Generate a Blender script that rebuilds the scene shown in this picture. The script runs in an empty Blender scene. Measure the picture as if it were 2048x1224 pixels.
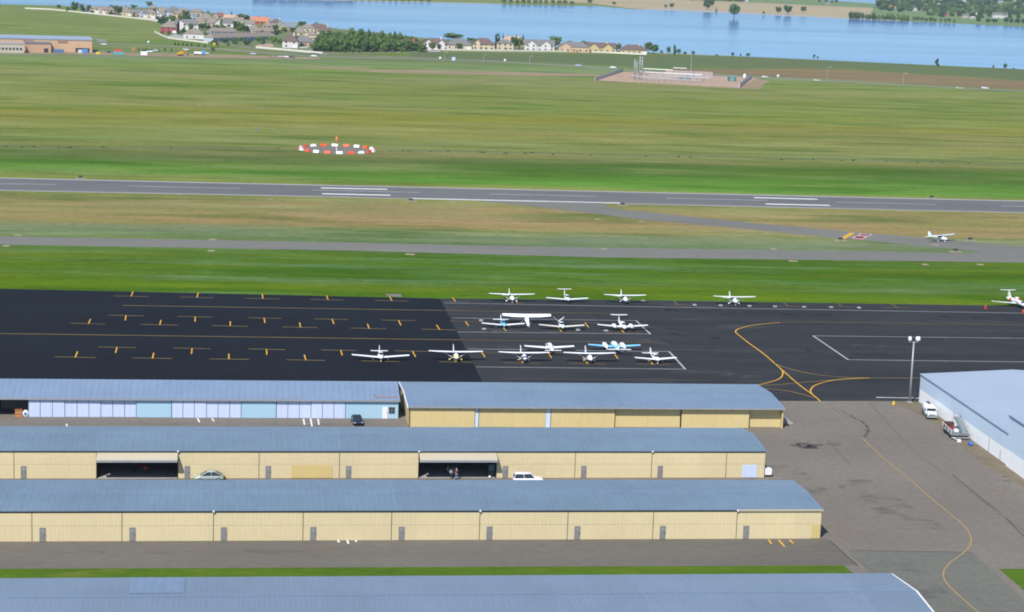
import bpy, math, random
from mathutils import Vector, Matrix
from math import radians as rad, sin, cos, tan, pi, atan2, hypot
random.seed(11)
S=bpy.context.scene; COL=S.collection
# ---------------------------------------------------------------- camera
FP=4000.; PITCH=rad(10.03); ROLL=rad(2.11); AZ=rad(7.62); HC=82.
_F0=Vector((sin(AZ),cos(AZ),0)); _R0=Vector((cos(AZ),-sin(AZ),0)); _Z=Vector((0,0,1))
CF=cos(PITCH)*_F0-sin(PITCH)*_Z; _U=sin(PITCH)*_F0+cos(PITCH)*_Z
CR=cos(ROLL)*_R0+sin(ROLL)*_U; CU=-sin(ROLL)*_R0+cos(ROLL)*_U
CC=Vector((0,0,HC))
def ray(x,y): return CF+CR*((x-1024)/FP)-CU*((y-612)/FP)
def G(x,y,z=0.):
    d=ray(x,y); return CC+d*((z-HC)/d.z)
def proj(w):
    d=Vector(w)-CC; k=d.dot(CF); return 1024+FP*d.dot(CR)/k, 612-FP*d.dot(CU)/k
def Hz(P,py):                       # height above ground point P that shows at picture row py
    a,b=0.,60.
    for _ in range(50):
        m=(a+b)/2
        if proj((P[0],P[1],m))[1]>py: a=m
        else: b=m
    return a
def PlY(x,y,Y):                     # meets the vertical plane Y=const
    d=ray(x,y); return CC+d*((Y-CC.y)/d.y)
def pxm(x,y): g=G(x,y); return FP/(g-CC).dot(CF)   # pixels per metre
cd=bpy.data.cameras.new('camera'); co=bpy.data.objects.new('camera',cd); COL.objects.link(co)
co.matrix_world=Matrix(((CR.x,CU.x,-CF.x,CC.x),(CR.y,CU.y,-CF.y,CC.y),(CR.z,CU.z,-CF.z,CC.z),(0,0,0,1)))
cd.sensor_width=36; cd.lens=36*FP/2048; cd.clip_end=30000; cd.clip_start=1
S.camera=co
# ---------------------------------------------------------------- tags and linking
def tag(o,label=None,cat=None,group=None,kind=None):
    if label: o['label']=label
    if cat: o['category']=cat
    if group: o['group']=group
    if kind: o['kind']=kind
    return o
def thing(name,label,cat,loc=(0,0,0),rz=0,group=None,scale=1.):
    o=bpy.data.objects.new(name,None); COL.objects.link(o); o.empty_display_size=.5
    o.location=loc; o.rotation_euler=(0,0,rz); o.scale=(scale,)*3
    return tag(o,label,cat,group)
def dup(r,loc,rz=0,label=None,scale=None,group=None):
    def cp(o,par):
        c=o.copy(); COL.objects.link(c); c.parent=par
        for ch in [q for q in KIDS.get(o.name,[])]: KIDS.setdefault(c.name,[]).append(cp(ch,c))
        return c
    c=cp(r,None); c.location=loc; c.rotation_euler=(0,0,rz)
    if scale: c.scale=scale if hasattr(scale,'__len__') else (scale,)*3
    if label: c['label']=label
    if group: c['group']=group
    return c
KIDS={}
class MB:
    def __init__(s): s.v=[]; s.f=[]
    def add(s,vs,fs):
        n=len(s.v); s.v+= [tuple(v) for v in vs]; s.f+=[tuple(i+n for i in f) for f in fs]; return s
    def box(s,x0,x1,y0,y1,z0,z1):
        return s.add([(x0,y0,z0),(x1,y0,z0),(x1,y1,z0),(x0,y1,z0),(x0,y0,z1),(x1,y0,z1),(x1,y1,z1),(x0,y1,z1)],
          [(0,3,2,1),(4,5,6,7),(0,1,5,4),(1,2,6,5),(2,3,7,6),(3,0,4,7)])
    def hexa(s,b,t):                # bottom quad, top quad
        return s.add(list(b)+list(t),[(0,3,2,1),(4,5,6,7),(0,1,5,4),(1,2,6,5),(2,3,7,6),(3,0,4,7)])
    def tube(s,a,b,r,r2=None,n=8):
        a=Vector(a);b=Vector(b);r2=r if r2 is None else r2
        d=(b-a).normalized(); u=d.orthogonal().normalized(); w=d.cross(u)
        vs=[a+(u*cos(2*pi*i/n)+w*sin(2*pi*i/n))*r for i in range(n)]+[b+(u*cos(2*pi*i/n)+w*sin(2*pi*i/n))*r2 for i in range(n)]
        return s.add(vs,[(i,(i+1)%n,n+(i+1)%n,n+i) for i in range(n)]+[tuple(range(n))[::-1],tuple(range(n,2*n))])
    def loft(s,secs,n=14,ax='y',sq=1.):  # secs: (pos, zc, halfwidth, halfheight[, xc])
        vs=[]
        for q in secs:
            p,zc,w,h=q[:4]; xc=q[4] if len(q)>4 else 0
            for i in range(n):
                a=2*pi*i/n; c,d=cos(a),sin(a)
                c=math.copysign(abs(c)**sq,c); d=math.copysign(abs(d)**sq,d)
                vs.append((xc+c*w,p,zc+d*h) if ax=='y' else (p,xc+c*w,zc+d*h))
        fs=[]
        for k in range(len(secs)-1):
            for i in range(n): fs.append((k*n+i,k*n+(i+1)%n,(k+1)*n+(i+1)%n,(k+1)*n+i))
        fs+=[tuple(range(n)),tuple(range((len(secs)-1)*n,len(secs)*n))[::-1]]
        return s.add(vs,fs)
    def prism(s,pts,z0,z1):
        n=len(pts)
        return s.add([(p[0],p[1],z0) for p in pts]+[(p[0],p[1],z1) for p in pts],
          [(i,(i+1)%n,n+(i+1)%n,n+i) for i in range(n)]+[tuple(range(n))[::-1],tuple(range(n,2*n))])
    def slab(s,rl,rt,tl,tt,th,tht=None):  # wing half: root leading/trailing, tip leading/trailing, thickness
        tht=th*.5 if tht is None else tht
        rl,rt,tl,tt=map(Vector,(rl,rt,tl,tt)); n=(rt-rl).cross(tl-rl)
        n=n.normalized()
        if n.z<0 : n=-n
        def sec(l,t,h): return [l,l.lerp(t,.12)+n*h*.5,l.lerp(t,.4)+n*h*.62,t,l.lerp(t,.4)-n*h*.38,l.lerp(t,.12)-n*h*.38]
        vs=sec(rl,rt,th)+sec(tl,tt,tht)
        return s.add(vs,[(i,(i+1)%6,6+(i+1)%6,6+i) for i in range(6)]+[(0,1,2,3,4,5)[::-1],(6,7,8,9,10,11)])
    def build(s,name,m,parent=None,smooth=False,bev=0):
        me=bpy.data.meshes.new(name); me.from_pydata(s.v,[],s.f)
        me.materials.append(m)
        import bmesh
        bm=bmesh.new(); bm.from_mesh(me); bmesh.ops.recalc_face_normals(bm,faces=bm.faces); bm.to_mesh(me); bm.free()
        if smooth: me.polygons.foreach_set('use_smooth',[True]*len(me.polygons))
        me.update()
        o=bpy.data.objects.new(name,me); COL.objects.link(o)
        if parent: o.parent=parent; KIDS.setdefault(parent.name,[]).append(o)
        if bev:
            b=o.modifiers.new('b','BEVEL'); b.width=bev; b.segments=2; b.limit_method='ANGLE'
        return o
# ---------------------------------------------------------------- materials
ADJ={'tan_asphalt': (1.048, 0.984, 0.882), 'fresh_asphalt': (0.5, 0.52, 0.55), 'old_asphalt': (0.748, 0.738, 0.72), 'runway_asphalt': (0.894, 0.911, 0.876), 'taxiway_asphalt': (1.016, 1.016, 0.899), 'mid_asphalt': (0.983, 0.95, 0.855), 'grey_asphalt': (0.894, 0.909, 0.803), 'metal_roof': (1.034, 0.972, 0.867), 'metal_roof_pale': (1.033, 0.986, 0.945), 'metal_roof_front': (0.784, 0.797, 0.762), 'metal_roof_old': (0.753, 0.809, 0.828), 'yellow_cladding': (0.961, 0.959, 1.026), 'ochre_cladding': (0.897, 0.978, 0.932), 'white_door_panel': (0.871, 0.888, 0.93), 'pale_cyan_cladding': (0.94, 0.835, 0.871), 'pale_metal_roof': (0.888, 0.834, 0.776), 'pale_blue_cladding': (1.331, 1.308, 1.271), 'white_cladding': (1.3, 1.3, 1.3), 'brown_field': (1.13, 1.141, 0.945), 'lawn': (0.636, 0.843, 0.349), 'pink_gravel': (0.894, 0.783, 0.664), 'embankment_grass': (0.85, 0.85, 0.7), 'dirt': (1.05, 1.0, 0.9)}
def adj(name,c):
    k=ADJ.get(name,(1,1,1)); return tuple(min(.95,x*y) for x,y in zip(c,k))
def lin(c): return tuple(((v/255)/12.92 if v/255<=.04045 else ((v/255+.055)/1.055)**2.4) for v in c)
def new_mat(name):
    m=bpy.data.materials.new(name); m.use_nodes=True; nt=m.node_tree; b=nt.nodes['Principled BSDF']; return m,nt,b
def N(nt,t,**k):
    n=nt.nodes.new(t)
    for a,v in k.items():
        if a.startswith('_'): setattr(n,a[1:],v)
        else: n.inputs[a.replace('__',' ')].default_value=v
    return n
def mixc(nt,fac,a,b,bt='MIX'):
    n=nt.nodes.new('ShaderNodeMix'); n.data_type='RGBA'; n.blend_type=bt
    for sock,v in ((n.inputs[0],fac),(n.inputs[6],a),(n.inputs[7],b)):
        if hasattr(v,'is_linked') or hasattr(v,'links'): nt.links.new(v,sock)
        else: sock.default_value=v if not isinstance(v,tuple) else (*v[:3],1)
    return n.outputs[2]
def math_(nt,op,a,b=None):
    n=nt.nodes.new('ShaderNodeMath'); n.operation=op
    for i,v in enumerate((a,b)):
        if v is None: continue
        if hasattr(v,'links'): nt.links.new(v,n.inputs[i])
        else: n.inputs[i].default_value=v
    return n.outputs[0]
def noise(nt,vec,scale,detail=4,rough=.55,st=(1,1,1),off=(0,0,0)):
    mp=nt.nodes.new('ShaderNodeMapping'); mp.inputs['Scale'].default_value=st; mp.inputs['Location'].default_value=off
    nt.links.new(vec,mp.inputs['Vector'])
    n=N(nt,'ShaderNodeTexNoise',Scale=scale,Detail=detail,Roughness=rough); nt.links.new(mp.outputs[0],n.inputs['Vector'])
    return n.outputs[0]
def ramp(nt,fac,stops,interp='LINEAR'):
    r=nt.nodes.new('ShaderNodeValToRGB'); r.color_ramp.interpolation=interp
    els=r.color_ramp.elements
    while len(els)<len(stops): els.new(.5)
    for e,(p,c) in zip(els,stops): e.position=p; e.color=(*c,1) if len(c)==3 else c
    nt.links.new(fac,r.inputs[0]); return r.outputs[0]
def pos(nt,obj=False):
    if obj: return nt.nodes.new('ShaderNodeTexCoord').outputs['Object']
    return nt.nodes.new('ShaderNodeNewGeometry').outputs['Position']
def bump(nt,b,h,strength=.3,dist=.05):
    n=N(nt,'ShaderNodeBump',Strength=strength,Distance=dist); nt.links.new(h,n.inputs['Height']); nt.links.new(n.outputs[0],b.inputs['Normal'])
def plain(name,c,rough=.6,metal=0.,var=.12,scale=1.,spec=.5):
    m,nt,b=new_mat(name); p=pos(nt,True)
    n=noise(nt,p,scale,4); f=ramp(nt,n,[(.3,(1-var,)*3),(.7,(1+var*.3,)*3)])
    nt.links.new(mixc(nt,1.,tuple(c),f,'MULTIPLY'),b.inputs['Base Color'])
    b.inputs['Roughness'].default_value=rough; b.inputs['Metallic'].default_value=metal; b.inputs['Specular IOR Level'].default_value=spec
    return m
_PM={}
def col(r,g,bb,rough=.6,metal=0.,k=1.):
    key=(r,g,bb,rough,metal,k)
    if key not in _PM:
        c=tuple(v*k for v in lin((r,g,bb))); _PM[key]=plain('paint_%d'%len(_PM),c,rough,metal,.1,2.)
    return _PM[key]
def ground_mat(name,a,b_,c=None,s1=.05,s2=.6,st=(1,1,1),rough=.95,fine=.18,seam=0,spec=.15):
    a=adj(name,a); b_=adj(name,b_); c=None if c is None else adj(name,c)
    m,nt,b=new_mat(name); p=pos(nt)
    n1=noise(nt,p,s1,6,.6,st); base=mixc(nt,ramp(nt,n1,[(.32,(0,0,0)),(.68,(1,1,1))]),tuple(a),tuple(b_))
    if c is not None:
        n2=noise(nt,p,s1*2.3,5,.65,st,(31,17,5)); base=mixc(nt,ramp(nt,n2,[(.55,(0,0,0)),(.72,(1,1,1))]),base,tuple(c))
    n3=noise(nt,p,s2,3,.7,st); f=ramp(nt,n3,[(.2,(1-fine,)*3),(.8,(1+fine,)*3)])
    base=mixc(nt,1.,base,f,'MULTIPLY')
    if seam:
        w=N(nt,'ShaderNodeTexWave',Scale=seam,Distortion=.6); w.bands_direction='Y'; w.inputs['Detail Scale'].default_value=.02
        nt.links.new(p,w.inputs['Vector'])
        base=mixc(nt,1.,base,ramp(nt,w.outputs[1],[(0,(1.2,)*3),(.03,(1,)*3),(.5,(.97,)*3)]),'MULTIPLY')
    nt.links.new(base,b.inputs['Base Color']); b.inputs['Roughness'].default_value=rough; b.inputs['Specular IOR Level'].default_value=spec
    return m
def ribbed(name,c,period,axis='X',strength=.25,rough=.5,metal=0.,line=.88,patch=.1,spec=.3,seamy=None):
    c=adj(name,c)
    m,nt,b=new_mat(name); p=pos(nt,True)
    w=N(nt,'ShaderNodeTexWave',Scale=2*pi/period/20/1.0); w.bands_direction=axis; w.wave_profile='SIN'
    w.inputs['Scale'].default_value=.31416/period
    nt.links.new(p,w.inputs['Vector'])
    lf=line+(1-line)*.45; lines=ramp(nt,w.outputs[1],[(0,(lf,)*3),(.3,(1,)*3),(.85,(1,)*3),(1,(1.03,)*3)])
    n=noise(nt,p,.07,5,.6,(1,1.6,1)); f=ramp(nt,n,[(.3,(1-patch,1-patch*.9,1-patch*.8)),(.7,(1+patch*.4,)*3)])
    n2=noise(nt,p,.9,4,.7,(2.2,.25,.6) if axis=='X' else (.25,2.2,.6)); f2=ramp(nt,n2,[(.3,(1-patch*.9,)*3),(.6,(1,)*3)])
    # single sheets of another batch
    vo=nt.nodes.new('ShaderNodeMapping'); vo.inputs['Scale'].default_value=(1/(period*9),.0,.0) if axis=='X' else (0,1/(period*9),0); nt.links.new(p,vo.inputs['Vector'])
    wn=N(nt,'ShaderNodeTexWhiteNoise'); fl=nt.nodes.new('ShaderNodeVectorMath'); fl.operation='FLOOR'; nt.links.new(vo.outputs[0],fl.inputs[0]); nt.links.new(fl.outputs[0],wn.inputs['Vector'])
    f2=mixc(nt,1.,f2,ramp(nt,wn.outputs['Value'],[(0,(1-patch*.45,)*3),(1,(1+patch*.3,)*3)]),'MULTIPLY')
    base=mixc(nt,1.,tuple(c),lines,'MULTIPLY'); base=mixc(nt,1.,base,f,'MULTIPLY'); base=mixc(nt,1.,base,f2,'MULTIPLY')
    nt.links.new(base,b.inputs['Base Color']); b.inputs['Roughness'].default_value=rough; b.inputs['Metallic'].default_value=metal
    b.inputs['Specular IOR Level'].default_value=spec
    bump(nt,b,w.outputs[1],strength,.04)
    return m
M={}
M['tan_asphalt']=ground_mat('tan_asphalt',(.150,.142,.134),(.185,.176,.168),(.165,.150,.135),.03,.9,(1,1,1),seam=0)
M['dark_new']=ground_mat('fresh_asphalt',(.0105,.0135,.020),(.016,.021,.031),(.012,.016,.022),.03,.9,(1,1.5,1),fine=.1)
M['old_apron']=ground_mat('old_asphalt',(.030,.033,.038),(.046,.049,.055),(.062,.062,.064),.035,.5,(.6,1.6,1),fine=.15,seam=.026)
M['grey_new']=ground_mat('grey_asphalt',(.152,.149,.143),(.168,.164,.158),None,.05,.9)
M['mid_asphalt']=ground_mat('mid_asphalt',(.125,.119,.112),(.155,.148,.138),(.14,.13,.115),.04,.9,(.5,1.5,1))
M['runway']=ground_mat('runway_asphalt',(.135,.136,.145),(.165,.165,.172),(.12,.12,.13),.012,.5,(.5,2,1))
M['taxiway']=ground_mat('taxiway_asphalt',(.15,.148,.15),(.18,.176,.176),None,.02,.5,(.5,2,1))
M['road']=ground_mat('road_asphalt',(.20,.19,.18),(.25,.24,.22),None,.01,.3)
M['concrete']=ground_mat('concrete',(.32,.31,.30),(.38,.37,.35),None,.1,.9)
M['dirt']=ground_mat('dirt',(.24,.18,.12),(.30,.235,.165),(.16,.16,.09),.03,.5,(.6,1.6,1))
M['pad_dirt']=ground_mat('pad_gravel',(.27,.23,.15),(.33,.28,.19),(.15,.19,.08),.5,2.)
M['brown_field']=ground_mat('brown_field',(.15,.105,.055),(.20,.145,.08),(.13,.125,.05),.012,.2,(.4,2,1))
M['gravel_pink']=ground_mat('pink_gravel',(.42,.33,.28),(.50,.40,.35),(.38,.31,.27),.05,.6)
M['gravel_grey']=ground_mat('grey_gravel',(.16,.14,.115),(.20,.185,.16),(.09,.13,.05),.09,.9)
M['wheat']=ground_mat('wheat_field',(.36,.28,.16),(.42,.34,.20),(.30,.27,.14),.006,.06,(.4,2,1))
M['far_green']=ground_mat('far_green',(.12,.19,.07),(.17,.24,.09),(.20,.24,.11),.008,.06,(.5,2,1))
M['grass']=ground_mat('lawn',(.085,.135,.012),(.125,.165,.018),(.20,.18,.06),.08,.8,(.5,1.3,1),fine=.25)
M['town_green']=ground_mat('town_lawn',(.11,.15,.05),(.16,.19,.075),(.25,.22,.17),.05,.3)
M['white_line']=ground_mat('white_paint',(.62,.62,.60),(.75,.75,.74),(.42,.42,.41),.35,2.,fine=.1)
M['faded_line']=ground_mat('faded_white_paint',(.30,.30,.30),(.42,.42,.41),(.20,.2,.2),.3,2.)
M['thin_line']=ground_mat('thin_white_paint',(.20,.205,.21),(.30,.30,.30),(.15,.15,.155),.2,2.)
M['yellow_line']=ground_mat('yellow_paint',(.62,.33,.025),(.72,.40,.04),(.45,.26,.05),.3,2.)
M['dull_yellow']=ground_mat('dull_yellow_paint',(.17,.12,.04),(.24,.165,.05),(.12,.095,.05),.2,2.)
M['faint_yellow']=ground_mat('faint_yellow_paint',(.13,.095,.045),(.19,.13,.05),(.09,.075,.05),.2,2.)
M['seal']=ground_mat('crack_seal',(.055,.058,.063),(.075,.078,.082),None,.3,2.)
M['darkmark']=ground_mat('dark_mark',(.085,.083,.079),(.11,.107,.10),None,.8,3.)
def ragged(m,sc=1.2,lo=.42,hi=.6):
    nt=m.node_tree; b=nt.nodes['Principled BSDF']; p=pos(nt); n=noise(nt,p,sc,5,.7,(.6,1,1)); nt.links.new(ramp(nt,n,[(lo,(0,0,0)),(hi,(1,1,1))]),b.inputs['Alpha'])
ragged(M['darkmark'])
M['red_paint']=ground_mat('red_paint',(.52,.17,.17),(.6,.25,.24),None,.5,3.)
# lake
m,nt,b=new_mat('water'); p=pos(nt)
nb=noise(nt,p,.004,4,.6,(.6,1,1)); c=mixc(nt,ramp(nt,nb,[(.35,(0,0,0)),(.65,(1,1,1))]),(.04,.13,.30),(.055,.16,.34))
nt.links.new(c,b.inputs['Base Color']); b.inputs['Roughness'].default_value=.12; b.inputs['IOR'].default_value=1.33
nw=noise(nt,p,.25,4,.6,(1,.5,1)); bump(nt,b,nw,.12,.1)
df=N(nt,'ShaderNodeBsdfDiffuse'); gl=N(nt,'ShaderNodeBsdfGlossy',Roughness=.12); rp=noise(nt,p,.003,5,.65,(.22,1.2,1),(7,3,0))
nt.links.new(ramp(nt,rp,[(.38,(.42,.60,.74)),(.62,(.56,.73,.86))]),gl.inputs['Color']); nt.links.new(b.inputs['Normal'].links[0].from_socket,gl.inputs['Normal'])
df.inputs['Color'].default_value=(.10,.19,.42,1); mx=N(nt,'ShaderNodeMixShader',Fac=.6); nt.links.new(df.outputs[0],mx.inputs[1]); nt.links.new(gl.outputs[0],mx.inputs[2]); nt.links.new(mx.outputs[0],nt.nodes['Material Output'].inputs['Surface'])
M['water']=m
# main grass with zones that follow the airfield's strips
gA=G(0,357); gB=G(2048,402.6); gt=(gB-gA).normalized(); gn=Vector((-gt.y,gt.x,0))
def vv(py,px=1024): return G(px,py).dot(gn)
V0,V1=200.,3600.
zones=[(640,(98,134,36)),(600,(98,126,40)),(575,(96,124,40)),(566,(86,114,46)),(556,(92,122,54)),(545,(74,112,26)),(528,(84,116,42)),(512,(94,122,54)),
 (497,(104,138,74)),(478,(122,146,98)),(466,(122,144,90)),(461,(156,138,86)),(440,(160,141,94)),(428,(146,140,84)),(416,(158,140,92)),(400,(136,138,76)),
 (384,(150,150,90)),(376,(150,152,90)),(369,(106,150,66)),(340,(108,146,72)),(322,(112,142,78)),(312,(124,136,82)),(298,(122,144,82)),(270,(134,148,82)),
 (240,(126,142,62)),(215,(128,150,80)),(190,(116,142,68)),(172,(132,150,88)),(150,(120,150,80)),(138,(124,156,104)),(122,(104,134,74)),(100,(124,150,84))]
m,nt,b=new_mat('grassland'); p=pos(nt)
dp=N(nt,'ShaderNodeVectorMath',_operation='DOT_PRODUCT'); nt.links.new(p,dp.inputs[0]); dp.inputs[1].default_value=gn
v=dp.outputs['Value']
# rotate coordinates so noise stretches along the strips
rt=N(nt,'ShaderNodeVectorRotate',_rotation_type='Z_AXIS'); nt.links.new(p,rt.inputs['Vector']); rt.inputs['Angle'].default_value=-atan2(gt.y,gt.x)
q=rt.outputs[0]
nw=noise(nt,q,.012,4,.6,(.25,1,1)); sh=math_(nt,'MULTIPLY',math_(nt,'SUBTRACT',nw,.5),math_(nt,'MULTIPLY',v,.09))
t=math_(nt,'DIVIDE',math_(nt,'SUBTRACT',math_(nt,'ADD',v,sh),V0),V1-V0)
t=math_(nt,'POWER',math_(nt,'MAXIMUM',t,0.),.5)
stops=[(max(0.,(vv(py)-V0)/(V1-V0))**.5,tuple(x*q for x,q in zip(lin(c),(1.14,.92,.98) if py<318 else (.60,.58,.46) if py<345 else (.96,)*3 if py<398 else (1.02,1.03,1.25) if py<463 else (1.08,.88,1.25) if py<500 else (.96,)*3))) for py,c in zones]
base=ramp(nt,t,stops)
far=ramp(nt,math_(nt,'DIVIDE',math_(nt,'SUBTRACT',v,vv(512)),vv(470)-vv(512)),[(0,(0,0,0)),(1,(1,1,1))])
near=math_(nt,'SUBTRACT',1.,far)
big=noise(nt,q,.006,5,.62,(0.34,1,1),(5,9,0)); base=mixc(nt,math_(nt,'MULTIPLY',far,ramp(nt,big,[(.52,(0,0,0)),(.66,(.5,)*3)])),base,lin((143,136,98)))
big2=noise(nt,q,.010,5,.62,(.3,1,1),(50,90,0)); base=mixc(nt,ramp(nt,big2,[(.50,(0,0,0)),(.64,(.5,)*3)]),base,lin((94,128,44)))
big3=noise(nt,q,.03,5,.65,(.26,1,1),(150,30,0)); base=mixc(nt,math_(nt,'MULTIPLY',far,ramp(nt,big3,[(.50,(0,0,0)),(.66,(.55,)*3)])),base,lin((146,156,104)))
big4=noise(nt,q,.045,5,.65,(.24,1,1),(250,30,0)); base=mixc(nt,ramp(nt,big4,[(.51,(0,0,0)),(.66,(.6,)*3)]),base,lin((70,102,36)))
big5=noise(nt,q,.06,6,.72,(.12,1,1),(350,30,0)); base=mixc(nt,math_(nt,'MULTIPLY',near,ramp(nt,big5,[(.50,(0,0,0)),(.64,(.8,)*3)])),base,lin((112,140,104)))
big6=noise(nt,q,.03,5,.68,(.12,1,1),(450,30,0)); big7=noise(nt,q,.05,6,.7,(.2,1,1),(777,30,0)); base=mixc(nt,math_(nt,'MULTIPLY',near,ramp(nt,big7,[(.48,(0,0,0)),(.6,(.75,)*3)])),base,lin((66,100,24)))
base=mixc(nt,math_(nt,'MULTIPLY',near,ramp(nt,big6,[(.5,(0,0,0)),(.64,(.6,)*3)])),base,lin((110,124,38)))
med=noise(nt,q,.10,6,.7,(.22,1,1)); base=mixc(nt,1.,base,ramp(nt,med,[(.3,(.72,.77,.72)),(.7,(1.22,1.17,1.22))]),'MULTIPLY')
fin=noise(nt,q,.7,5,.75,(.5,1,1)); base=mixc(nt,1.,base,ramp(nt,fin,[(.3,(.70,.75,.70)),(.7,(1.3,1.22,1.3))]),'MULTIPLY')
hs=N(nt,'ShaderNodeHueSaturation',Saturation=1.1,Value=.78); nt.links.new(base,hs.inputs['Color'])
nt.links.new(hs.outputs[0],b.inputs['Base Color']); b.inputs['Roughness'].default_value=1; b.inputs['Specular IOR Level'].default_value=.05
M['land']=m
def leaf(name,c1,c2):
    m,nt,b=new_mat(name); oi=nt.nodes.new('ShaderNodeObjectInfo'); p=pos(nt,True)
    n=noise(nt,p,.9,3,.6); f=math_(nt,'ADD',math_(nt,'MULTIPLY',oi.outputs['Random'],.5),math_(nt,'MULTIPLY',n,.6))
    nt.links.new(ramp(nt,f,[(.2,c1),(.85,c2)]),b.inputs['Base Color']); b.inputs['Roughness'].default_value=.8; b.inputs['Specular IOR Level'].default_value=.2
    return m
M['leaf']=leaf('foliage',(.055,.110,.026),(.13,.20,.05))
M['leaf_dark']=leaf('dark_foliage',(.036,.078,.030),(.07,.13,.042))
M['leaf_lime']=leaf('lime_foliage',(.10,.20,.02),(.16,.26,.03))
M['leaf_purple']=leaf('purple_foliage',(.035,.022,.028),(.06,.035,.045))
M['bark']=plain('bark',(.10,.075,.05),.9)
M['glass']=plain('window_glass',(.03,.04,.05),.15,0,.2,1.,.6)
M['tyre']=plain('tyre_rubber',(.02,.02,.02),.8)
M['rim']=plain('alloy_rim',(.45,.45,.46),.35,.6)
M['white']=plain('white_gloss_paint',(.78,.79,.80),.3,0,.06,1.)
M['steel']=plain('galvanised_steel',(.36,.38,.40),.5,.3)
M['dark']=plain('dark_paint',(.03,.03,.035),.5)
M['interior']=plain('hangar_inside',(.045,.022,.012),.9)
M['lining']=plain('hangar_lining',(.16,.16,.15),.9)
M['skin']=plain('skin',(.50,.32,.24),.6)
M['roof_blue']=ribbed('metal_roof',(.165,.245,.355),.85,'X',.16,.45,.05,.91,.13)
M['roof_blue2']=ribbed('metal_roof_pale',(.185,.265,.375),.85,'X',.12,.45,.05,.95,.12)
M['roof_front']=ribbed('metal_roof_front',(.235,.30,.415),.62,'X',.15,.45,.05,.92,.09)
M['roof_old']=ribbed('metal_roof_old',(.27,.34,.47),1.1,'X',.3,.5,.05,.9,.12)
M['yellow_wall']=ribbed('yellow_cladding',(.68,.57,.32),.55,'X',.1,.55,0,.95,.07)
M['yellow_wall2']=ribbed('ochre_cladding',(.72,.53,.27),.55,'X',.08,.55,0,.96,.08)
M['gold_wall']=ribbed('gold_cladding',(.60,.47,.20),.55,'X',.2,.55,0,.93,.04)
M['cream_door']=ribbed('cream_door_cladding',(.47,.42,.31),.55,'X',.2,.55,0,.93,.04)
M['white_panel']=ribbed('white_door_panel',(.62,.70,.88),.9,'X',.2,.5,0,.93,.04)
M['cyan_panel']=ribbed('pale_cyan_cladding',(.40,.68,.80),.5,'X',.2,.5,0,.95,.04)
M['pale_wall']=ribbed('pale_blue_cladding',(.42,.52,.64),.5,'Y',.15,.5,0,.96,.04)
M['white_wall']=ribbed('white_cladding',(.72,.75,.80),.5,'Y',.15,.5,0,.96,.05)
M['pale_roof']=ribbed('pale_metal_roof',(.40,.50,.66),.9,'Y',.12,.45,0,.96,.06)
M['door_grey']=plain('grey_door',(.22,.22,.22),.5)
# ---------------------------------------------------------------- ground sheets
def sheet(name,pts,mat,z,px=True,sub=0):
    P=[G(x,y) for x,y in pts] if px else [Vector((x,y,0)) for x,y in pts]
    me=bpy.data.meshes.new(name); me.from_pydata([(q.x,q.y,z) for q in P],[],[tuple(range(len(P)))])
    me.materials.append(mat); me.update()
    if me.polygons[0].normal.z<0: me.flip_normals()
    o=bpy.data.objects.new(name,me); COL.objects.link(o); o['kind']='structure'; return o
def ribbon_geo(pts,w,z,ext=0.):
    P=[Vector((q[0],q[1],0)) for q in pts]; L=[];n=len(P)
    for i,p in enumerate(P):
        d=(P[min(i+1,n-1)]-P[max(i-1,0)]).normalized(); k=Vector((-d.y,d.x,0))*w/2
        L+= [(p+k),(p-k)]
    vs=[(a.x,a.y,z) for a in L]; fs=[(2*i,2*i+1,2*i+3,2*i+2) for i in range(n-1)]
    return vs,fs
def smoothline(pts,k=6):              # Catmull-Rom through ground points
    P=[G(x,y) for x,y in pts]; out=[]
    for i in range(len(P)-1):
        a=P[max(i-1,0)];b_=P[i];c=P[i+1];d=P[min(i+2,len(P)-1)]
        for j in range(k):
            t=j/k; out.append(.5*((2*b_)+(c-a)*t+(2*a-5*b_+4*c-d)*t*t+(3*b_-a-3*c+d)*t**3))
    out.append(P[-1]); return out
def lines(name,segs,mat,z,w=.3,smooth=False):
    mb=MB()
    for s in segs:
        ww=w
        if isinstance(s,tuple) and isinstance(s[0],list): s,ww=s
        P=smoothline(s) if smooth and len(s)>2 else [G(x,y) for x,y in s]
        mb.add(*ribbon_geo(P,ww,z))
    o=mb.build(name,mat); o['kind']='structure'
    me=o.data
    return o
g=sheet('ground',[(-9000,-300),(9000,-300),(9000,12000),(-9000,12000)],M['land'],0,px=False)
lake=sheet('lake',[(-900,-24),(-300,2),(0,8.5),(110,11),(160,13),(300,15),(400,22),(455,31),(480,36),(600,47),(665,56),(850,76),(1000,86),(1300,105),(1500,113.5),(2048,138.5),(2700,168),
   (2700,86),(2048,54),(1900,46.5),(1800,42.5),(1640,35.5),(1480,27.5),(1330,20.5),(1262,18.5),(1200,12.5),(1010,9),(800,4),(650,.5),(500,-3),(300,-26),(-500,-70)],M['water'],.02)
sheet('far_shore_beach',[(620,-1.6),(1000,7.2),(1010,9),(800,4),(640,.4)],M['concrete'],.03)
sheet('stubble_field',[(1180,6),(1262,17),(1330,19),(1480,25),(1640,33),(1740,37),(1742,24),(1748,16),(1500,5),(1250,-6),(1000,-8),(1010,2)],M['wheat'],.04)
sheet('far_shore_path',[(1262,18.5),(1480,27.5),(1640,35.5),(1800,42.5),(1800,40.6),(1640,32.4),(1480,24.2),(1340,17)],M['concrete'],.06)
sheet('far_meadow',[(1742,24),(1740,38),(1800,42.5),(1900,46.5),(2048,54),(2400,70),(2400,30),(2048,24),(1748,14)],M['far_green'],.05)
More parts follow.
